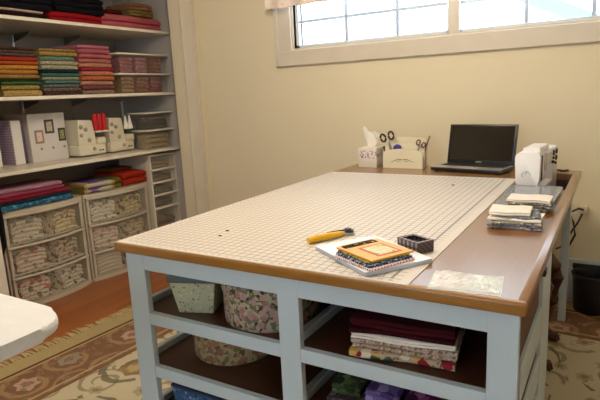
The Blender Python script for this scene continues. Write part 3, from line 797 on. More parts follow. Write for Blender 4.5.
# plaid box
M['plaid'] = None
n = N('plaid_print'); v = n.coord(rot=(0, 0, 0)); x_, y_, z_ = n.xyz(v)
fx = n.math('FRACT', n.math('MULTIPLY', x_, 62)); fy = n.math('FRACT', n.math('MULTIPLY', n.math('ADD', y_, z_), 62))
c = n.mix(n.math('MULTIPLY', n.math('LESS_THAN', fx, .3), .8), lin('5a4c50'), lin('b9b0b4'))
c = n.mix(n.math('MULTIPLY', n.math('LESS_THAN', fy, .3), .7), c, lin('2a2228'))
M['plaid'] = n.done(c, .5)
t = thing('plaid_box', 'small open plaid box standing on the mat behind the magazine', 'box', (.900, .270, Z1), math.radians(-29))
b = B(); w, d, h = .040, .029, .029
for (x0, x1, y0, y1) in ((-w, w, -d, -d + .004), (-w, w, d - .004, d), (-w, -w + .004, -d + .004, d - .004), (w - .004, w, -d + .004, d - .004)): box(b, x0, x1, y0, y1, .002, h)
box(b, -w, w, -d, d, 0, .002); obj('sides', b, M['plaid'], t, False)
b = B(); box(b, -w + .005, w - .005, -d + .005, d - .005, .002, .019); obj('lining', b, plain('dark_lining', '1c1214', .7), t, False)
b = B()
for (x0, x1, y0, y1) in ((-w - .001, w + .001, -d - .001, -d + .009), (-w - .001, w + .001, d - .009, d + .001), (-w - .001, -w + .009, -d + .009, d - .009), (w - .009, w + .001, -d + .009, d - .009)): box(b, x0, x1, y0, y1, h, h + .0025)
obj('rim', b, M['plaid'], t, False)

# clear bag of white fabric
t = thing('plastic_bag', 'flat clear plastic bag lying on the brown top near the front right', 'bag', (1.083, .075, TH), math.radians(7))
def crumple(w, d, h, seed, nx=22, ny=16, edge=.004):
    rng = random.Random(seed); bm = B(); g = []
    ph = [rng.uniform(0, 6) for _ in range(8)]
    for i in range(nx + 1):
        c = []
        for j in range(ny + 1):
            u, v = i / nx, j / ny; x, y = (u - .5) * w, (v - .5) * d
            rim = min(1, 6 * min(u, 1 - u, v, 1 - v))
            z = h * rim * (.55 + .25 * math.sin(9 * u + 5 * v + ph[0]) + .2 * math.sin(17 * v - 6 * u + ph[1]) + rng.uniform(-.16, .16)) + .0008
            c.append(bm.verts.new((x + rng.uniform(-.001, .001), y + rng.uniform(-.001, .001), max(.0008, z))))
        g.append(c)
    bot = [[bm.verts.new((v.co.x, v.co.y, 0)) for v in c] for c in g]
    for i in range(nx):
        for j in range(ny):
            bm.faces.new((g[i][j], g[i + 1][j], g[i + 1][j + 1], g[i][j + 1])); bm.faces.new((bot[i][j], bot[i][j + 1], bot[i + 1][j + 1], bot[i + 1][j]))
    for i in range(nx):
        for j in (0, ny): bm.faces.new((g[i][j], g[i + 1][j], bot[i + 1][j], bot[i][j]))
    for j in range(ny):
        for i in (0, nx): bm.faces.new((g[i][j], g[i][j + 1], bot[i][j + 1], bot[i][j]))
    return bm
obj('film', crumple(.155, .125, .011, 4), M['bag'], t, False)
b = crumple(.075, .10, .006, 6, 12, 12)
one('fabric_swatch', b, cloth('pearl_cotton', 'f0ecee', 'dcd6da'), 'pinkish white fabric in the left half of the clear bag', 'fabric', (1.048, .072, TH + .0009), math.radians(7), 'pale fabrics in the clear bag', False)
b = crumple(.066, .10, .006, 8, 12, 12)
one('fabric_swatch', b, prnt('mint_print_cotton', 'e6eef2', ['cfe0e4', 'f4f7f8', 'b4ccd2'], 60), 'pale mint fabric in the right half of the clear bag', 'fabric', (1.123, .081, TH + .0009), math.radians(7), 'pale fabrics in the clear bag', False)

# ------------------------------------------------------------------ things on the table's shelves
S1, S2, S3 = RZ[0] + .0372, RZ[1] + .0372, RZ[2] + .0372
def taper_box(w0, d0, w1, d1, h, z=0):
    bm = B(); lo = [bm.verts.new((sx * w0 / 2, sy * d0 / 2, z)) for sx, sy in ((-1, -1), (1, -1), (1, 1), (-1, 1))]
    hi = [bm.verts.new((sx * w1 / 2, sy * d1 / 2, z + h)) for sx, sy in ((-1, -1), (1, -1), (1, 1), (-1, 1))]
    bm.faces.new(lo[::-1]); bm.faces.new(hi)
    for i in range(4): bm.faces.new((lo[i], lo[(i + 1) % 4], hi[(i + 1) % 4], hi[i]))
    bmesh.ops.bevel(bm, geom=bm.edges[:], offset=.003, segments=2, affect='EDGES', profile=.5)
    return bm
t = thing('storage_box', 'tapered sage green print box with blue-grey lid on the upper left shelf', 'box', (.222, .140, S1), math.radians(20))
obj('body', taper_box(.115, .10, .15, .13, .105), prnt('sage_script_print', 'b4b69c', ['6a6e60', '8c8f78', 'cfd0ba'], 85, .3), t)
obj('lid', taper_box(.158, .138, .16, .14, .03, .1055), plain('blue_grey_lid', '5c6a74', .6), t)
M['rose'] = rosy('rose_chintz', 'a89e88', ['a5807c', 'b89690', '8c5e60', 'a88c90'], '6a6a54', '3e3a32', 44)
M['rose2'] = rosy('tan_rose_chintz', 'a8966f', ['98705c', 'a88a70', '84544a', '9c8068'], '746c4c', '645440', 36)
t = thing('hat_box', 'tall round rose chintz hat box on the upper shelf', 'box', (.462, .200, S1))
obj('body', lathe(B(), [(.146, 0), (.149, .004), (.149, .10), (0, .10)], n=48), M['rose'], t)
obj('lid', lathe(B(), [(.153, .1003), (.154, .102), (.154, .133), (.150, .137), (0, .137)], n=48), M['rose'], t)
t = thing('hat_box', 'low round tan floral hat box on the second shelf down', 'box', (.255, .255, S2))
obj('body', lathe(B(), [(.135, 0), (.138, .004), (.138, .07), (0, .07)], n=48), M['rose2'], t)
obj('lid', lathe(B(), [(.142, .0703), (.143, .072), (.143, .1), (.139, .104), (0, .104)], n=48), M['rose2'], t)
t = thing('fabric_basket', 'blue denim print basket on the lower left shelf', 'basket', (.235, .13, S3))
obj('body', taper_box(.20, .12, .215, .13, .10), prnt('denim_print', '3a5880', ['26406a', '7a90b0', '50709c'], 60, .35), t)
obj('rim', taper_box(.222, .137, .222, .137, .012, .1005), plain('navy_binding', '2a3d5c', .8), t)
C['burg'] = cloth('burgundy_cotton', '4e0e1a', '36080f')
C['burg2'] = cloth('wine_cotton', '420c18', '2a060c')
C['rosefl'] = prnt('small_rose_cotton', 'b5a098', ['8a5c60', 'c9b8a8', '7a6a60'], 110)
C['rosefl2'] = prnt('tan_sprig_cotton', 'b09a88', ['8d6a5c', 'cbb8a4', '6f6050'], 110)
C['multi'] = prnt('bold_floral_cotton', 'b9a68c', ['8a2430', '2f5a44', 'c9a05a', 'd8cdb8', '5a2a38'], 32, .5)
G = 'folded fabrics stacked on the upper right shelf'
pile([(.262, .19, .022, 1, C['multi'], 'bold red and green floral fabric, lowest on the upper right shelf', 21),
      (.258, .19, .014, 1, C['rosefl2'], 'tan sprigged fabric just above the bold floral on the upper right shelf', 22),
      (.262, .19, .014, 1, C['rosefl'], 'small rose print fabric just below the white one on the upper right shelf', 23),
      (.258, .19, .015, 2, C['offwhite'], 'white folded fabric midway in the stack on the upper right shelf', 24),
      (.256, .19, .014, 1, C['burg2'], 'lowest burgundy cloth, resting on the white one, upper right shelf', 25),
      (.258, .19, .013, 1, C['burg'], 'middle burgundy cloth of the stack on the upper right shelf', 26),
      (.254, .19, .014, 1, C['burg2'], 'topmost burgundy cloth of the stack on the upper right shelf', 27)], S1, (.93, .062), math.radians(7), 'folded_fabric', G)
G = 'printed fabrics on the second right shelf'
C['violet'] = prnt('violet_patch_cotton', '6a5a90', ['9a86c0', '4a3a6a', '7a6ab0'], 25, .5)
C['plum'] = prnt('magenta_patch_cotton', '6a2a5c', ['9a4a84', '4a1a3c', 'b06aa0'], 25, .5)
C['green'] = prnt('deep_green_cotton', '3c4a30', ['5a6a40', '2a3420', '7a8060'], 30, .5)
C['charcoal'] = prnt('charcoal_print_cotton', '3a3436', ['5a5450', '221c1e', '6a5a60'], 40)
z = pile([(.34, .20, .03, 2, C['charcoal'], 'charcoal print fabric at the bottom of the second right shelf', 31)], S2, (.88, .09), .02, 'folded_fabric', G)
for (x, w, m, lb, h, sd) in ((.755, .085, C['green'], 'deep green folded fabric leftmost on the charcoal cloth, second right shelf', .03, 32), (.86, .095, C['violet'], 'violet patterned fabric lying between green and magenta, second right shelf', .035, 33), (.97, .10, C['plum'], 'magenta patterned fabric lying rightmost on the charcoal cloth, second right shelf', .03, 34)):
    one('folded_fabric', folded(w, .16, h, 2, sd), m, lb, 'fabric', (x, .105, z), .02, G)

# ------------------------------------------------------------------ antique stool in the knee hole
t = thing('footstool', 'dark wooden claw-foot stool tucked under the right side of the table', 'stool', (.945, 1.40, .0125))
b = box(B(), -.19, .19, -.19, .17, .44, .54, .03, 3); obj('cushion', b, cloth('dark_purple_velvet', '1e1422'), t)
b = box(B(), -.185, .185, -.185, .165, .37, .44, .006); obj('seat_frame', b, M['antique'], t)
for sx in (-1, 1):
    for sy in (-1, 1):
        c = (sx * .165, sy * .15 - .01)
        pts = [(c[0], c[1], .40), (c[0] + sx * .03, c[1] + sy * .012, .36), (c[0] + sx * .045, c[1] + sy * .012, .31), (c[0] + sx * .028, c[1], .22), (c[0] + sx * .008, c[1], .12), (c[0] + sx * .008, c[1], .06), (c[0] + sx * .03, c[1] - .01, .028)]
        b = tube(B(), pts, [.035, .036, .032, .022, .016, .015, .018], 12); lg = obj('leg', b, M['antique'], t)
        b = B(); lathe(b, [(0, 0), (.02, .005), (.028, .02), (.022, .035), (0, .042)], c[0] + sx * .035, c[1] - .012, 0, 14)
        for a in (-.7, 0, .7): tube(b, [(c[0] + sx * .02, c[1] - .01, .04), (c[0] + sx * (.035 + .028 * math.cos(a)), c[1] - .012 + .028 * math.sin(a), .03), (c[0] + sx * (.038 + .03 * math.cos(a)), c[1] - .012 + .03 * math.sin(a), .006)], .007, 6)
        obj('claw_foot', b, M['antique'], lg)

# ------------------------------------------------------------------ ironing board at lower left
t = thing('ironing_board', 'white covered ironing board end jutting in at lower left', 'ironing board', (-.225, -.605, 0))
poly = rounded_poly([(-.85, -.10), (-.2, -.19), (.60, -.19), (.60, .19), (-.2, .19), (-.85, .10)], .11, 8)
b = prism(B(), poly, .752, .782, None, .010); obj('board_cover', b, cloth('white_board_cover', 'dededf', 'd2d2d4'), t)
b = prism(B(), [(x * .95, y * .84) for x, y in poly], .742, .7515, None); obj('board_deck', b, M['steel'], t)
for sg in (-1, 1):
    b = B(); tube(b, [(sg * -.38, -.10, .024), (sg * .12, -.10, .725)], .011, 8); tube(b, [(sg * -.38, .10, .024), (sg * .12, .10, .725)], .011, 8); tube(b, [(sg * -.38, -.16, .024), (sg * -.38, .16, .024)], .011, 8); tube(b, [(sg * .12, -.12, .727), (sg * .12, .12, .727)], .011, 8)
    obj('leg', b, M['steel'], t)

# ------------------------------------------------------------------ closet shelves
SF = -1.64
SH = {'top': (1.716, 1.737), 'middle': (1.264, 1.285), 'lower': (.838, .860)}
def shelf(key, lb):
    z0, z1 = SH[key]
    t = thing('closet_shelf', lb, 'shelf', ((SF + CB) / 2, 1.13, z0), 0, 'white closet shelves')
    obj('board', box(B(), CB + .001, SF, .252, 2.058, z0, z1, .002, 1), M['shelfwhite'], t, True, True)
    for y in (1.17, 1.56):
        b = B(); prism(b, [(CB + .015, z0 - .001), (CB + .20, z0 - .001), (CB + .20, z0 - .012), (CB + .015, z0 - .055)], -.004, .004, Matrix.Translation((0, y, 0)) @ Matrix(((1, 0, 0, 0), (0, 0, 1, 0), (0, 1, 0, 0), (0, 0, 0, 1)))); obj('bracket', b, M['steel'], t, False, True)
shelf('top', 'white closet shelf highest in the closet, under the folded bulk fabrics')
shelf('middle', 'white closet shelf carrying the colourful folded fabric stacks')
shelf('lower', 'white closet shelf carrying the album and the sergers')
for y, lb in ((1.17, 'slotted steel shelf track on the closet back wall behind the teal stack'), (1.56, 'slotted steel shelf track on the closet back wall behind the clear bins')):
    b = box(B(), CB + .0002, CB + .0009, y - .012, y + .012, .75, 2.0); one('shelf_track', b, M['steel'], lb, 'shelf track', group='shelf tracks in the closet')

R90 = PI / 2     # local -y front turned to face +x
def cf(w, d, h, ly, m, lb, x_front, yc, z, sd, grp, name='folded_fabric', cat='fabric', jit=.004, turn=None):
    r = random.Random(sd)
    return one(name, folded(w, d, h, ly, sd, jit), m, lb, cat, (x_front - r.uniform(0, .012), yc + r.uniform(-.005, .005), z), R90 + (r.uniform(-.025, .025) if turn is None else turn), grp)

# colours for the stacks
def P_(nm, b_, a_): return prnt(nm, b_, a_, 120, .4)
k = 0
zt = SH['middle'][1] + .0006
stack1 = [('tan', C0) for C0 in ()]
S_1 = [('mottled tan', P_('mottled_tan', 'a68c50', ['8a7440', 'b89c60', '7a6438']), .034), ('olive gold', P_('olive_gold', '9a8446', ['7a6a38', 'b49a58', '6a5a30']), .026), ('bright green', cloth('bright_green', '4a6a3a', '2c4424'), .017), ('dark green', cloth('dark_green', '263a24', '162416'), .013),
       ('olive multicolour', P_('olive_multi', '8a6c3a', ['b0843c', '5a5a2c', '9a4a2c']), .024), ('golden ochre', cloth('golden_ochre', 'b0803c', '8a5c28'), .024), ('gold orange', P_('gold_orange', 'b87a34', ['c89040', '9a5024', 'b06a2c']), .024), ('orange', cloth('orange_cotton', 'b45a28', '8c3c1c'), .018), ('red orange', cloth('red_orange', 'a83a20', '7c2418'), .022),
       ('dark plum grey', P_('plum_grey', '4a3a40', ['6a3a3c', '2c2428', '7a5a58']), .018), ('dark teal and red', P_('teal_red', '3a3c36', ['6a2c28', '28342c', '7a6a4c']), .016), ('deep brown', P_('deep_brown', '3a2218', ['5a2a1c', '241610', '6a4a2c']), .014)]
S_2 = [('dark brown print', P_('dark_brown_print', '3e2c26', ['2a1c1a', '5e4a3c', '4a2428']), .020), ('maroon and taupe', P_('maroon_taupe', '5a4440', ['7c6858', '3a2024', '8a7868']), .022), ('grey teal print', P_('grey_teal', '5c6a64', ['3c4a48', '8a8878', '5a4a48']), .022), ('teal', P_('teal_print', '4a6c64', ['34544e', '7a8c7c', '5c6460']), .018), ('grey sage', P_('grey_sage', '86866e', ['6a6c58', 'a09c84', '5a5c50']), .020),
       ('jade green', cloth('jade_green', '3f6c58', '2c5044'), .020), ('navy', cloth('navy_cotton', '1c2c3c', '101a26'), .017), ('pale sage print', P_('pale_sage', '9c967a', ['7c7a60', 'b4ae94', '6c6a54']), .026), ('cream and grey print', P_('cream_grey', 'a49a80', ['7a7464', 'bcb298', '5c5c50']), .022), ('sea green', P_('sea_green', '5c7c68', ['46665a', '86987e', '3a5248']), .024), ('mustard and orange', P_('mustard_orange', '94743a', ['b0542c', '6a6a38', 'a8904c']), .026), ('olive tan', P_('olive_tan', '8a7a4c', ['6a5c38', 'a08c58', '7a4a30']), .014)]
S_3 = [('taupe', P_('taupe_print', '84685a', ['6a5048', '9c8472', '5a3c38']), .028), ('maroon brown', P_('maroon_brown', '6c3f3c', ['4a2a2a', '8a5c54', '7a4a44']), .026), ('peach', P_('peach_print', 'b0846c', ['98705c', 'c49c84', 'a8604c']), .026), ('burnt orange', P_('burnt_orange', 'a8643c', ['8c4a2c', 'bc7c50', '9a4030']), .028), ('orange pink', P_('orange_pink', 'b4705a', ['9c5244', 'c48c78', 'a84a40']), .028), ('red', cloth('red_cotton', 'a4343c', '7c2028'), .020), ('tan and pink', P_('tan_pink', 'ac7a60', ['94604c', 'c09478', 'a04c48']), .026), ('dusty coral', P_('dusty_coral', 'a8645c', ['8c4a48', 'b88478', '9a3c40']), .026), ('salmon', cloth('salmon_cotton', 'b46668', '944c50'), .026), ('rose pink', cloth('rose_pink', 'b0606a', '8c4450'), .028), ('pale rose', cloth('pale_rose', 'b8707a', '985058'), .022)]
ordw = ['lowest', 'second from bottom', 'third from bottom', 'fourth from bottom', 'fifth from bottom', 'sixth from bottom', 'sixth from top', 'fifth from top', 'fourth from top', 'third from top', 'second from top', 'topmost']
def nth(i, n):
    if i == 0: return 'lowest'
    if i == n - 1: return 'topmost'
    w = ['', '', 'second', 'third', 'fourth', 'fifth', 'sixth']
    return (w[i + 1] + ' from bottom') if i + 1 <= n // 2 else (w[n - i] + ' from top')
for st, yc, w, nm, grp, sd0 in ((S_1, .83, .25, 'left stack, middle closet shelf', 'fabrics in the left stack on the middle shelf', 100), (S_2, 1.10, .262, 'teal stack, middle closet shelf', 'fabrics in the centre stack on the middle shelf', 200), (S_3, 1.378, .262, 'pink stack, middle closet shelf', 'fabrics in the pink stack on the middle shelf', 300)):
    z = zt
    for i, (cn, m, h) in enumerate(st):
        h *= 1.11
        cf(w + random.uniform(-.012, .004), .27, h, 1, m, '%s folded fabric, %s in the %s' % (cn, nth(i, len(st)), nm), SF - .035, yc, z, sd0 + i, grp)
        z += h + .0006

# lidded plastic bins: shell, lid; fabrics inside are things of their own
def bin_(loc, w, d, h, lb, grp, lidover=.012, tall_lid=.012):
    t = thing('storage_bin', lb, 'bin', loc, R90, grp)
    bm = B(); th = .003
    def ring(wx, dy, z): return [bm.verts.new((sx * wx / 2, dy0, z)) for sx, dy0 in ((-1, (d - dy) / 2), (1, (d - dy) / 2), (1, d - (d - dy) / 2), (-1, d - (d - dy) / 2))]
    o0, o1 = ring(w * .93, d * .93, 0), ring(w, d, h); i1, i0 = ring(w - 2 * th, d - 2 * th, h), ring(w * .93 - 2 * th, d * .93 - 2 * th, th)
    bm.faces.new(o0[::-1]); bm.faces.new(i0)
    for a, c in ((o0, o1), (o1, i1), (i1, i0)):
        for q in range(4): bm.faces.new((a[q], a[(q + 1) % 4], c[(q + 1) % 4], c[q]))
    obj('shell', bm, M['frostbin'], t, False)
    b = box(B(), -w / 2 - lidover, w / 2 + lidover, -lidover, d + lidover, h + .0004, h + tall_lid, .004); obj('lid', b, M['shelfwhite'], t)
    return t
zB = zt
G = 'lidded clear bins in the closet'
b1 = bin_((SF - .03, 1.79, zB), .485, .28, .128, 'lower of two clear bins of pink fabric on the middle shelf', G)
b2 = bin_((SF - .03, 1.792, zB + .1406), .475, .28, .128, 'upper of two clear bins of pink fabric on the middle shelf', G)
CC = [P_('dusky_rose_print', '8c4a54', ['6a2c3c', 'b88484', '5a3438']), P_('brown_rose_print', '7c5240', ['5c2c2c', 'a07c60', '8a3440']), P_('mauve_rose_print', '94606a', ['6c3848', 'b88c8c', '7a2c3c']), P_('bronze_print', '86683e', ['a08048', '5c4428', '7a3a30'])]
for bz, where, cc in ((zB, 'lower', (3, 1, 0)), (zB + .1406, 'upper', (0, 2, 1))):
    for j, yc in enumerate((1.645, 1.79, 1.935)):
        pos = ['at the left', 'in the middle', 'at the right'][j]
        cf(.108, .22, .115, 4, CC[cc[j]], 'rosy printed fabric %s of the %s clear bin on the middle shelf' % (pos, where), SF - .045, yc, bz + .0035, 400 + j + int(bz * 100), 'fabrics in the clear bins on the middle shelf')

# top shelf bulk cloth
zT = SH['top'][1] + .0006
G = 'bulk cloths on the top closet shelf'
blk = cloth('black_cloth', '14121a', '0b0a0e')
top_items = [
    (.33, .30, .036, 2, cloth('dark_maroon_cloth', '2c1218', '1c0a10'), 'dark maroon cloth at the left end of the top closet shelf', .905, zT, 501),
    (.31, .30, .016, 1, cloth('ivory_cloth', 'b8a090', '9a8474'), 'ivory cloth sandwiched between dark cloths at left on the top shelf', .895, zT + .0366, 502),
    (.36, .30, .12, 3, blk, 'black bulk cloth piled above the ivory one on the top shelf', .92, zT + .0532, 503),
    (.40, .30, .066, 2, cloth('scarlet_cloth', 'a01420', '780c18'), 'scarlet cloth right of the maroon one on the top closet shelf', 1.287, zT, 504),
    (.36, .30, .11, 3, cloth('near_black_cloth', '16131a', '0b0a0e'), 'black bulk cloth resting on the scarlet one on the top shelf', 1.312, zT + .0666, 505),
    (.55, .28, .095, 2, cloth('dusty_pink_cloth', 'b85c60', '9a484e'), 'dusty pink cloth at the right end of the top closet shelf', 1.765, zT, 506),
    (.14, .26, .026, 1, cloth('wine_red_cloth', '501018', '340a10'), 'narrow wine red cloth on the pink one on the top shelf', 1.60, zT + .0956, 507),
    (.23, .26, .045, 2, cloth('ochre_cloth', '80683c', '60502c'), 'ochre cloth on the pink one near the closet corner, top shelf', 1.85, zT + .0956, 508),
    (.22, .26, .05, 2, P_('brown_floral', '7a5a3c', ['8a3434', '4a4030', 'a0885c']), 'brown floral cloth topping the ochre one on the top shelf', 1.85, zT + .1412, 509)]
for (w, d, h, ly, m, lb, yc, z, sd) in top_items: cf(w, d, h, ly, m, lb, SF - .05, yc, z, sd, G, jit=.007)

# lower shelf: holders, album, sergers, bins
zL = SH['lower'][1] + .0004
XF = -1.92; XS = -1.81
M['lav'] = striped('lavender_stripe', ['b8a4bc', 'cdbccc', 'a894b4'], 60, 2, .5)
t = thing('magazine_holder', 'white and pink magazine holder at the far left of the lower closet shelf', 'magazine holder', (XF, .735, zL), R90)
obj('body', box(B(), -.05, .042, 0, .25, 0, .285, .003), M['lav'], t)
obj('spine_panel', box(B(), -.046, .040, -.004, 0, .004, .28), M['white'], t, False)
obj('finger_hole', lathe(B(), [(.012, 0), (.012, .002), (0, .002)], 0, 0, 0, 16, Matrix.Translation((.0, -.004, .07)) @ Matrix.Rotation(PI / 2, 4, 'X')), maroon, t, False)
t = thing('magazine_holder', 'lavender striped magazine holder with white spine beside the album', 'magazine holder', (XF, .895, zL), R90)
obj('body', box(B(), -.034, .032, 0, .25, 0, .285, .003), M['lav'], t)
obj('spine_panel', box(B(), -.031, .031, -.004, 0, .004, .28), M['white'], t, False)
b = box(B(), -.01, .012, 0, .24, 0, .27, .003)
one('album', b, plain('dark_lavender_cover', '5c4a68', .5), 'thin dark lavender album between the striped holder and the white album', 'album', (XF - .02, .948, zL), R90)
t = thing('photo_album', 'big white album with three framed ornate labels on the lower closet shelf', 'album', (XF + .005, 1.112, zL), R90)
obj('case', box(B(), -.135, .135, 0, .26, 0, .315, .004), plain('white_album_cover', 'ded8d4', .45), t)
for (x, z, w, h, m1, m2) in ((-.068, .165, .062, .088, 'a08070', 'e0c8c0'), (.012, .228, .068, .092, '5a4a34', 'b8b498'), (.100, .168, .054, .088, '3c3a2c', '8c8c5c')):
    lb_ = obj('label', box(B(), x - w / 2, x + w / 2, -.002, 0, z - h / 2, z + h / 2), plain('ornate_border', m1, .5), t, False)
    obj('label_picture', box(B(), x - w * .3, x + w * .3, -.003, -.002, z - h * .34, z + h * .34), prnt('label_print', m2, [m1, m2, 'd8d0b8'], 90, .3), lb_, False)
b = B()
for (x, z) in ((-.062, .085), (.022, .085), (.108, .085)):
    for a in range(5): lathe(b, [(.0035, 0), (.0035, .0015), (0, .0015)], 0, 0, 0, 8, Matrix.Translation((x + .006 * math.cos(a * 1.257), -.0002, z + .006 * math.sin(a * 1.257))) @ Matrix.Rotation(PI / 2, 4, 'X'))
obj('flower_motif', b, plain('grey_print_ink', '7a7884', .6), t, False)

def serger(loc, lb, mirror, conemat, body):
    t = thing('serger', lb, 'serger', loc, R90)
    w = .26
    obj('base', box(B(), -.135, .115, -.01, .22, .01, .09, .012, 3), body, t)
    poly = rounded_poly([(-.13, .085), (.035, .085), (.012, .265), (-.115, .272)], .015)
    b = prism(B(), poly, 0.0, .20, Matrix(((1, 0, 0, 0), (0, 0, 1, 0), (0, 1, 0, 0), (0, 0, 0, 1))), .006); obj('tower', b, body, t)
    obj('looper_cover', box(B(), .035, .118, -.02, .10, .085, .135, .012, 3), body, t)
    obj('rear_arm', box(B(), .02, .115, .10, .20, .09, .25, .006), M['black'], t)
    for (x, z, r) in ((-.095, .22, .016), (-.055, .20, .016), (-.10, .16, .014), (-.03, .12, .016), (.0, .055, .014)):
        b = lathe(B(), [(r, 0), (r * .95, .008), (r * .6, .011), (0, .011)], 0, 0, 0, 16, Matrix.Translation((x, .0 if z > .09 else -.01, z)) @ Matrix.Rotation(PI / 2, 4, 'X')); obj('dial', b, plain('grey_beige_dial', 'a89c84', .4), t)
    for (x, z) in ((.055, .04), (.08, .04)):
        obj('button', box(B(), x - .007, x + .007, -.013, -.01, z - .006, z + .006), M['black'], t, False)
    t.scale = (.88, .95, .95)
    return t
M['serg'] = plain('aged_white_plastic', 'dcd3bc', .4)
M['serg2'] = plain('aged_cream_plastic', 'd8cdb4', .4)
def cone(loc, m, lb, grp, s=1.0, pts=None):
    t = thing('thread_cone', lb, 'thread', loc, 0, grp)
    obj('thread', lathe(B(), pts or [(.027 * s, .003), (.031 * s, .008), (.027 * s, .10 * s), (.02 * s, .112 * s), (0, .112 * s)], n=18), m, t)
    obj('spool_base', lathe(B(), [(.026 * s, 0), (.026 * s, .003), (0, .003)], n=18), M['cream'], t)
sg = serger((XS, 1.372, zL), 'cream serger with dials below red thread cones on the lower closet shelf', 1, None, M['serg'])
obj('cone_stand', box(B(), .02, .148, -.03, .06, .172, .180, .003), M['white'], sg)
obj('stand_post', box(B(), .025, .04, .03, .06, .09, .172), M['white'], sg)
for (yy, dx, lb) in ((.048, 0, 'left red thread cone on the cream serger stand'), (.086, -.004, 'middle red thread cone on the cream serger stand'), (.123, 0, 'right red thread cone on the cream serger stand')):
    cone((XS - .012 + dx, 1.372 + yy, zL + .1713), M['red'], lb, 'red thread cones on the serger', .62, [(.017, .003), (.0195, .008), (.017, .112), (.012, .122), (0, .122)])
sg2 = serger((XS, 1.635, zL), 'white serger with thread antenna standing right of the red cones', 1, None, M['serg2'])
obj('cone_stand', box(B(), .03, .112, -.035, .06, .167, .174, .003), M['black'], sg2)
obj('stand_post', box(B(), .06, .075, .03, .06, .09, .167), M['black'], sg2)
b = B(); tube(b, [(.09, .065, .17), (.09, .065, .385)], .006, 8); tube(b, [(.02, .065, .38), (.14, .065, .39)], .003, 6); obj('thread_antenna', b, M['chrome'], sg2)
for (yy, lb) in ((.046, 'left white thread cone on the white serger stand'), (.086, 'right white thread cone on the white serger stand')):
    cone((XS, 1.635 + yy, zL + .1657), M['tissue'], lb, 'white thread cones on the serger', .7, [(.02, .003), (.022, .008), (.006, .085), (.004, .10), (0, .10)])
G = 'lidded clear bins in the closet'
bin_((SF - .05, 1.905, zL), .27, .17, .135, 'clear bin of tan floral cloth, lower at the right of the lower shelf', G)
bin_((SF - .05, 1.905, zL + .1476), .265, .17, .12, 'clear bin of dark grey cloth, upper at the right of the lower shelf', G)
cf(.235, .12, .115, 3, P_('tan_floral_print', '9c8a64', ['7a6844', 'b8a880', '6a5a40']), 'tan floral fabric filling the lower bin on the lower closet shelf', SF - .075, 1.905, zL + .0035, 601, None)
cf(.23, .12, .095, 3, P_('dark_grey_print', '4a443e', ['322e2c', '68605a', '5a504c']), 'dark grey fabric filling the upper bin on the lower closet shelf', SF - .075, 1.905, zL + .1511, 602, None)

# drawer carts on the closet floor
M['cart'] = plain('cream_cart_plastic', 'c4b8a4', .4)
prints = [('small grey floral', prnt('d_a', 'c9bfae', ['8a8478', '6a665c', 'b0a898'], 27, .36)), ('gold print', prnt('d_b', 'cbb894', ['9a7a48', 'b89a64', '6a5434'], 27, .4)), ('rosy stripe floral', prnt('d_c', 'd0bfae', ['a04c58', '6a7054', 'c8a088'], 24, .4)), ('brown leaf print', prnt('d_d', 'b8a68e', ['6a4434', '8c6a50', '4c4034'], 27, .42)), ('red poppy print', prnt('d_e', 'd2c8b8', ['b03c3c', '5a6a48', 'c05048'], 23, .42)), ('olive print', prnt('d_f', 'cfc6b0', ['6a6240', '4a4430', '8c8460'], 27, .38)),
          ('black sprig print', prnt('d_g', 'd4ccba', ['4a4a40', '6a6a58', '8c8878'], 27, .34)), ('maroon print', prnt('d_h', 'c8b888', ['7a3438', 'a09048', '54584c'], 24, .42)), ('coral print', prnt('d_i', 'd0c0ae', ['b86454', '8c8c78', 'c89080'], 22, .4)), ('khaki floral print', prnt('d_j', 'c0b094', ['8c6a4c', '6a6a48', 'a8906c'], 24, .4)), ('pale plain weave', cloth('d_k', 'cfc2aa', 'b4a68e')), ('bouquet print', prnt('d_l', 'a89478', ['5c4434', '7a6a48', '8c5448'], 22, .42))]
def bow_outline(w, d, bow, n=14, inset=0.0):
    pts = []
    for i in range(n + 1):
        u = i / n; x = (u - .5) * (w - 2 * inset); pts.append((x, inset - bow * (1 - (2 * u - 1) ** 2)))
    return pts + [((w / 2 - inset), d - inset), (-(w / 2 - inset), d - inset)]
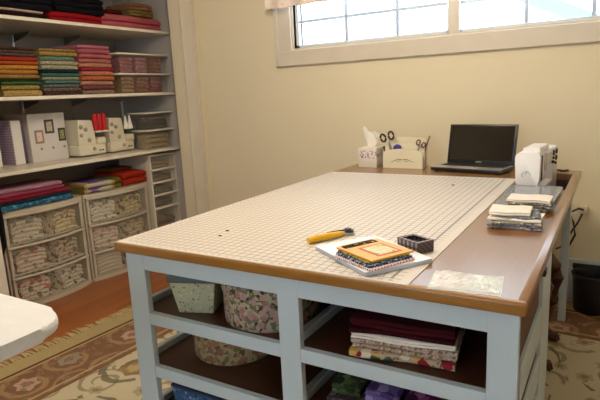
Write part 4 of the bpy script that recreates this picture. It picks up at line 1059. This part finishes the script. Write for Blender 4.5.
def cart(y0, y1, lb, side, pr):
    w = y1 - y0; d = .34; bow = .045; xf = -1.725
    t = thing('drawer_cart', lb, 'drawer unit', (xf, (y0 + y1) / 2, 0), R90, 'plastic drawer carts in the closet')
    b = prism(B(), bow_outline(w, d, bow), .597, .617, None, .004); obj('top_panel', b, M['cart'], t)
    b = prism(B(), bow_outline(w, d, bow), 0.0, .022, None, .003); obj('base_panel', b, M['cart'], t)
    b = B(); box(b, -w / 2 + .001, -w / 2 + .012, .01, d - .001, .022, .597); box(b, w / 2 - .012, w / 2 - .001, .01, d - .001, .022, .597); box(b, -w / 2 + .012, w / 2 - .012, d - .008, d - .001, .022, .597); obj('side_frame', b, M['cart'], t, False)
    zs = (.022, .212, .405, .597)
    for q in range(3):
        za, zb_ = zs[q] + .002, zs[q + 1] - .002
        bm = B(); outer = bow_outline(w - .03, d - .02, bow, 14, 0.0)[:15]; 
        lo0 = [bm.verts.new((x, y + .006, za)) for x, y in outer]; hi0 = [bm.verts.new((x, y - .002, zb_)) for x, y in outer]
        lo1 = [bm.verts.new((x, y + .010, za)) for x, y in outer]; hi1 = [bm.verts.new((x, y + .002, zb_)) for x, y in outer]
        for i in range(14):
            bm.faces.new((lo0[i], lo0[i + 1], hi0[i + 1], hi0[i])); bm.faces.new((lo1[i], hi1[i], hi1[i + 1], lo1[i + 1])); bm.faces.new((hi0[i], hi0[i + 1], hi1[i + 1], hi1[i])); bm.faces.new((lo0[i], lo1[i], lo1[i + 1], lo0[i + 1]))
        for i in (0, 14): bm.faces.new((lo0[i], hi0[i], hi1[i], lo1[i]))
        dr = obj('drawer', bm, M['frost'], t)
        # rim, corner stiles and floor of the drawer
        bm = B(); tube(bm, [(x, y - .004, zb_ - .008) for x, y in outer], .0095, 8); obj('drawer_rim', bm, M['cart'], dr)
        for i in (0, 14):
            x, y = outer[i]; bm = box(B(), max(x - .018, -w / 2 + .016), min(x + .018, w / 2 - .016), y - .006, y + .012, za, zb_ - .018)
            obj('drawer_stile', bm, M['cart'], dr, False)
        bm = prism(B(), bow_outline(w - .034, d - .03, bow - .01, 14, .006), za, za + .004); obj('drawer_floor', bm, M['cart'], dr)
        for j in (0, 1):
            nm, m = pr[(2 - q) * 2 + j]
            lvl = ['bottom', 'middle', 'top'][q]; ps = ['left', 'right'][j]
            ww = w / 2 - .10
            yy = (y0 + y1) / 2 + (-1 if j == 0 else 1) * (w / 4 - .008)
            cf(ww, .22, zb_ - za - .05, 5, m, '%s fabric in the %s half of the %s drawer of the %s cart' % (nm, ps, lvl, side), xf + .008, yy, za + .0045, 700 + q * 10 + j + int(y0 * 100), 'fabrics in the drawer carts', jit=.002, turn=(-1 if j == 0 else 1) * math.atan2(bow, w / 2))
    return t
cart(.60, 1.165, 'cream three-drawer plastic cart on the left, under pink and teal cloths', 'left', prints[:6])
cart(1.175, 1.75, 'cream three-drawer plastic cart on the right, under the red-orange cloth', 'right', prints[6:])
zc = .6176
G = 'cloths on top of the drawer carts'
for (w, h, m, lb, yc, z, sd) in ((.50, .036, prnt('teal_dot_cotton', '2c5a78', ['4a8aa8', '1c3c5c', '6aa4b8'], 50), 'teal dotted cloth at the bottom on the left drawer cart', .835, zc, 801), (.50, .018, cloth('dark_teal_cloth', '24384c', '182838'), 'dark teal cloth just above the dotted one on the left cart', .83, zc + .0366, 802), (.49, .028, cloth('crimson_cloth', '8c2434', '6a1826'), 'crimson cloth in the middle of the pile on the left cart', .825, zc + .0552, 803), (.46, .022, cloth('raspberry_cloth', 'a44c64', '863a50'), 'raspberry cloth just under the top one on the left cart', .81, zc + .0838, 804), (.44, .026, cloth('lilac_pink_cloth', 'b08494', '94687a'), 'lilac pink cloth topping the pile on the left drawer cart', .80, zc + .1064, 805)):
    cf(w, .26, h, 1, m, lb, -1.70, yc, z, sd, G, jit=.006)
n = N('violet_green_patch'); v = n.coord(); x_, y_, z_ = n.xyz(v)
r_ = n.math('MAXIMUM', n.math('ABSOLUTE', x_), n.math('MULTIPLY', n.math('ABSOLUTE', n.math('SUBTRACT', y_, .15)), .62))
M['patch'] = n.done(n.ramp(r_, [(0, lin('6c4a7c')), (.085, lin('b0a894')), (.100, lin('a88a50')), (.125, lin('7a6a3a'))], True), .9, .15)
cf(.25, .34, .075, 2, M['patch'], 'violet cloth with pale border lying left on the right cart', -1.70, 1.315, zc, 806, G, jit=.006)
cf(.06, .32, .08, 2, cloth('olive_green_cloth', '746a2c', '54501e'), 'olive green cloth squeezed between violet and red on the right cart', -1.71, 1.476, zc, 807, G, jit=.004)
cf(.23, .34, .10, 2, cloth('red_orange_cloth', 'ac3018', '842212'), 'red-orange cloth heaped at the right end of the right cart', -1.71, 1.635, zc, 808, G, jit=.008)
b = folded(.19, .20, .025, 1, 809)
one('folded_fabric', b, cloth('brown_orange_cloth', '7c4a20', '5c3414'), 'brown cloth draped behind on the red-orange one', 'fabric', (-1.85, 1.63, zc + .1006), R90, G)

# small drawer tower at the right end
t = thing('drawer_tower', 'narrow white drawer tower in the right corner of the closet', 'drawer unit', (-1.70, 1.913, 0), R90)
w, d = .275, .34
b = B(); box(b, -w / 2, -w / 2 + .012, 0, d, 0, .80); box(b, w / 2 - .012, w / 2, 0, d, 0, .80); box(b, -w / 2, w / 2, 0, d, .80, .815); box(b, -w / 2 + .012, w / 2 - .012, d - .008, d, 0, .80); obj('frame', b, M['shelfwhite'], t, False)
zs = [.01, .20, .385, .49, .59, .69, .80]
tones = [('grey', '5c5448'), ('brown', '64503c'), ('charcoal', '3c3832'), ('dark olive', '4a4434'), ('umber', '54402f'), ('mottled tan', '846c58')]
for i in range(6):
    za, zb_ = zs[i], zs[i + 1]
    dr = obj('drawer', box(B(), -w / 2 + .014, w / 2 - .014, .0, .004, za + .014, zb_ - .006), M['frost'], t, False)
    obj('drawer_rim', box(B(), -w / 2 + .002, w / 2 - .002, -.014, .012, za, za + .014, .003), M['shelfwhite'], dr)
    obj('drawer_floor', box(B(), -w / 2 + .016, w / 2 - .016, .014, d - .02, za + .003, za + .006), M['shelfwhite'], dr, False)
    nm, c = tones[i]
    ordn = ['bottom', 'second lowest', 'third lowest', 'third highest', 'second highest', 'top'][i]
    cf(w - .07, .2, (zb_ - za) * .55, 2, P_('tower_cloth_' + str(i), c, ['2c2824', 'a8988a', c]), '%s cloth inside the %s drawer of the narrow white tower' % (nm, ordn), -1.72, 1.913, za + .0065, 900 + i, 'fabrics in the drawer tower')

# dark garment bag at the far left of the closet
b = B()
for (r, z) in (): pass
prof = [(.03, .0), (.045, .05), (.05, .2), (.045, .32), (.02, .40), (.012, .44)]
bm = lathe(B(), [(0, 0)] + prof[:4] + [(.03, .35), (0, .36)], n=16)
for v in bm.verts: v.co.x *= 1.9
t = thing('hanging_bag', 'black soft bag hanging at the far left of the closet beside the cart', 'bag', (-1.70, .535, .39))
M['nylon'] = cloth('black_nylon', '16141c', '0c0b10')
obj('bag_body', bm, M['nylon'], t)
bm = B(); tube(bm, [(-.03, 0, .345), (-.015, 0, .40), (0, 0, .4425), (.015, 0, .40), (.03, 0, .345)], .005, 6); obj('strap', bm, M['nylon'], t)

# ------------------------------------------------------------------ light
w = bpy.data.worlds.new('sky'); scn.world = w; w.use_nodes = True
bg = w.node_tree.nodes['Background']; bg.inputs[0].default_value = (.74, .88, 1.0, 1); bg.inputs[1].default_value = 7.0
def area(name, loc, rot, sx, sy, power, col):
    l = bpy.data.lights.new(name, 'AREA'); l.shape = 'RECTANGLE'; l.size = sx; l.size_y = sy; l.energy = power; l.color = col
    o = bpy.data.objects.new(name, l); COL.objects.link(o); o.location = loc; o.rotation_euler = rot; return o
l = bpy.data.lights.new('ceiling_lamp', 'POINT'); l.energy = 56; l.color = (1.0, .875, .70); l.shadow_soft_size = .14
o = bpy.data.objects.new('ceiling_lamp', l); COL.objects.link(o); o.location = (.3, .35, 2.22)

# ------------------------------------------------------------------ camera
cam = bpy.data.cameras.new('camera'); co = bpy.data.objects.new('camera', cam); COL.objects.link(co)
cam.sensor_width = 36; cam.lens = 36 * 527.09 / 600; cam.clip_start = .02
R = Matrix(((0.85935048, -0.06157134, 0.50766694), (0.50926639, 0.19335178, -0.83860767), (-0.04652411, 0.97919562, 0.19751316)))
co.matrix_world = Matrix.Translation((1.35338, -1.07651, 1.22493)) @ R.to_4x4()
scn.camera = co
vs = scn.view_settings; vs.view_transform = 'Standard'; vs.look = 'None'; vs.gamma = 1; vs.use_curve_mapping = False; vs.exposure = 0.0
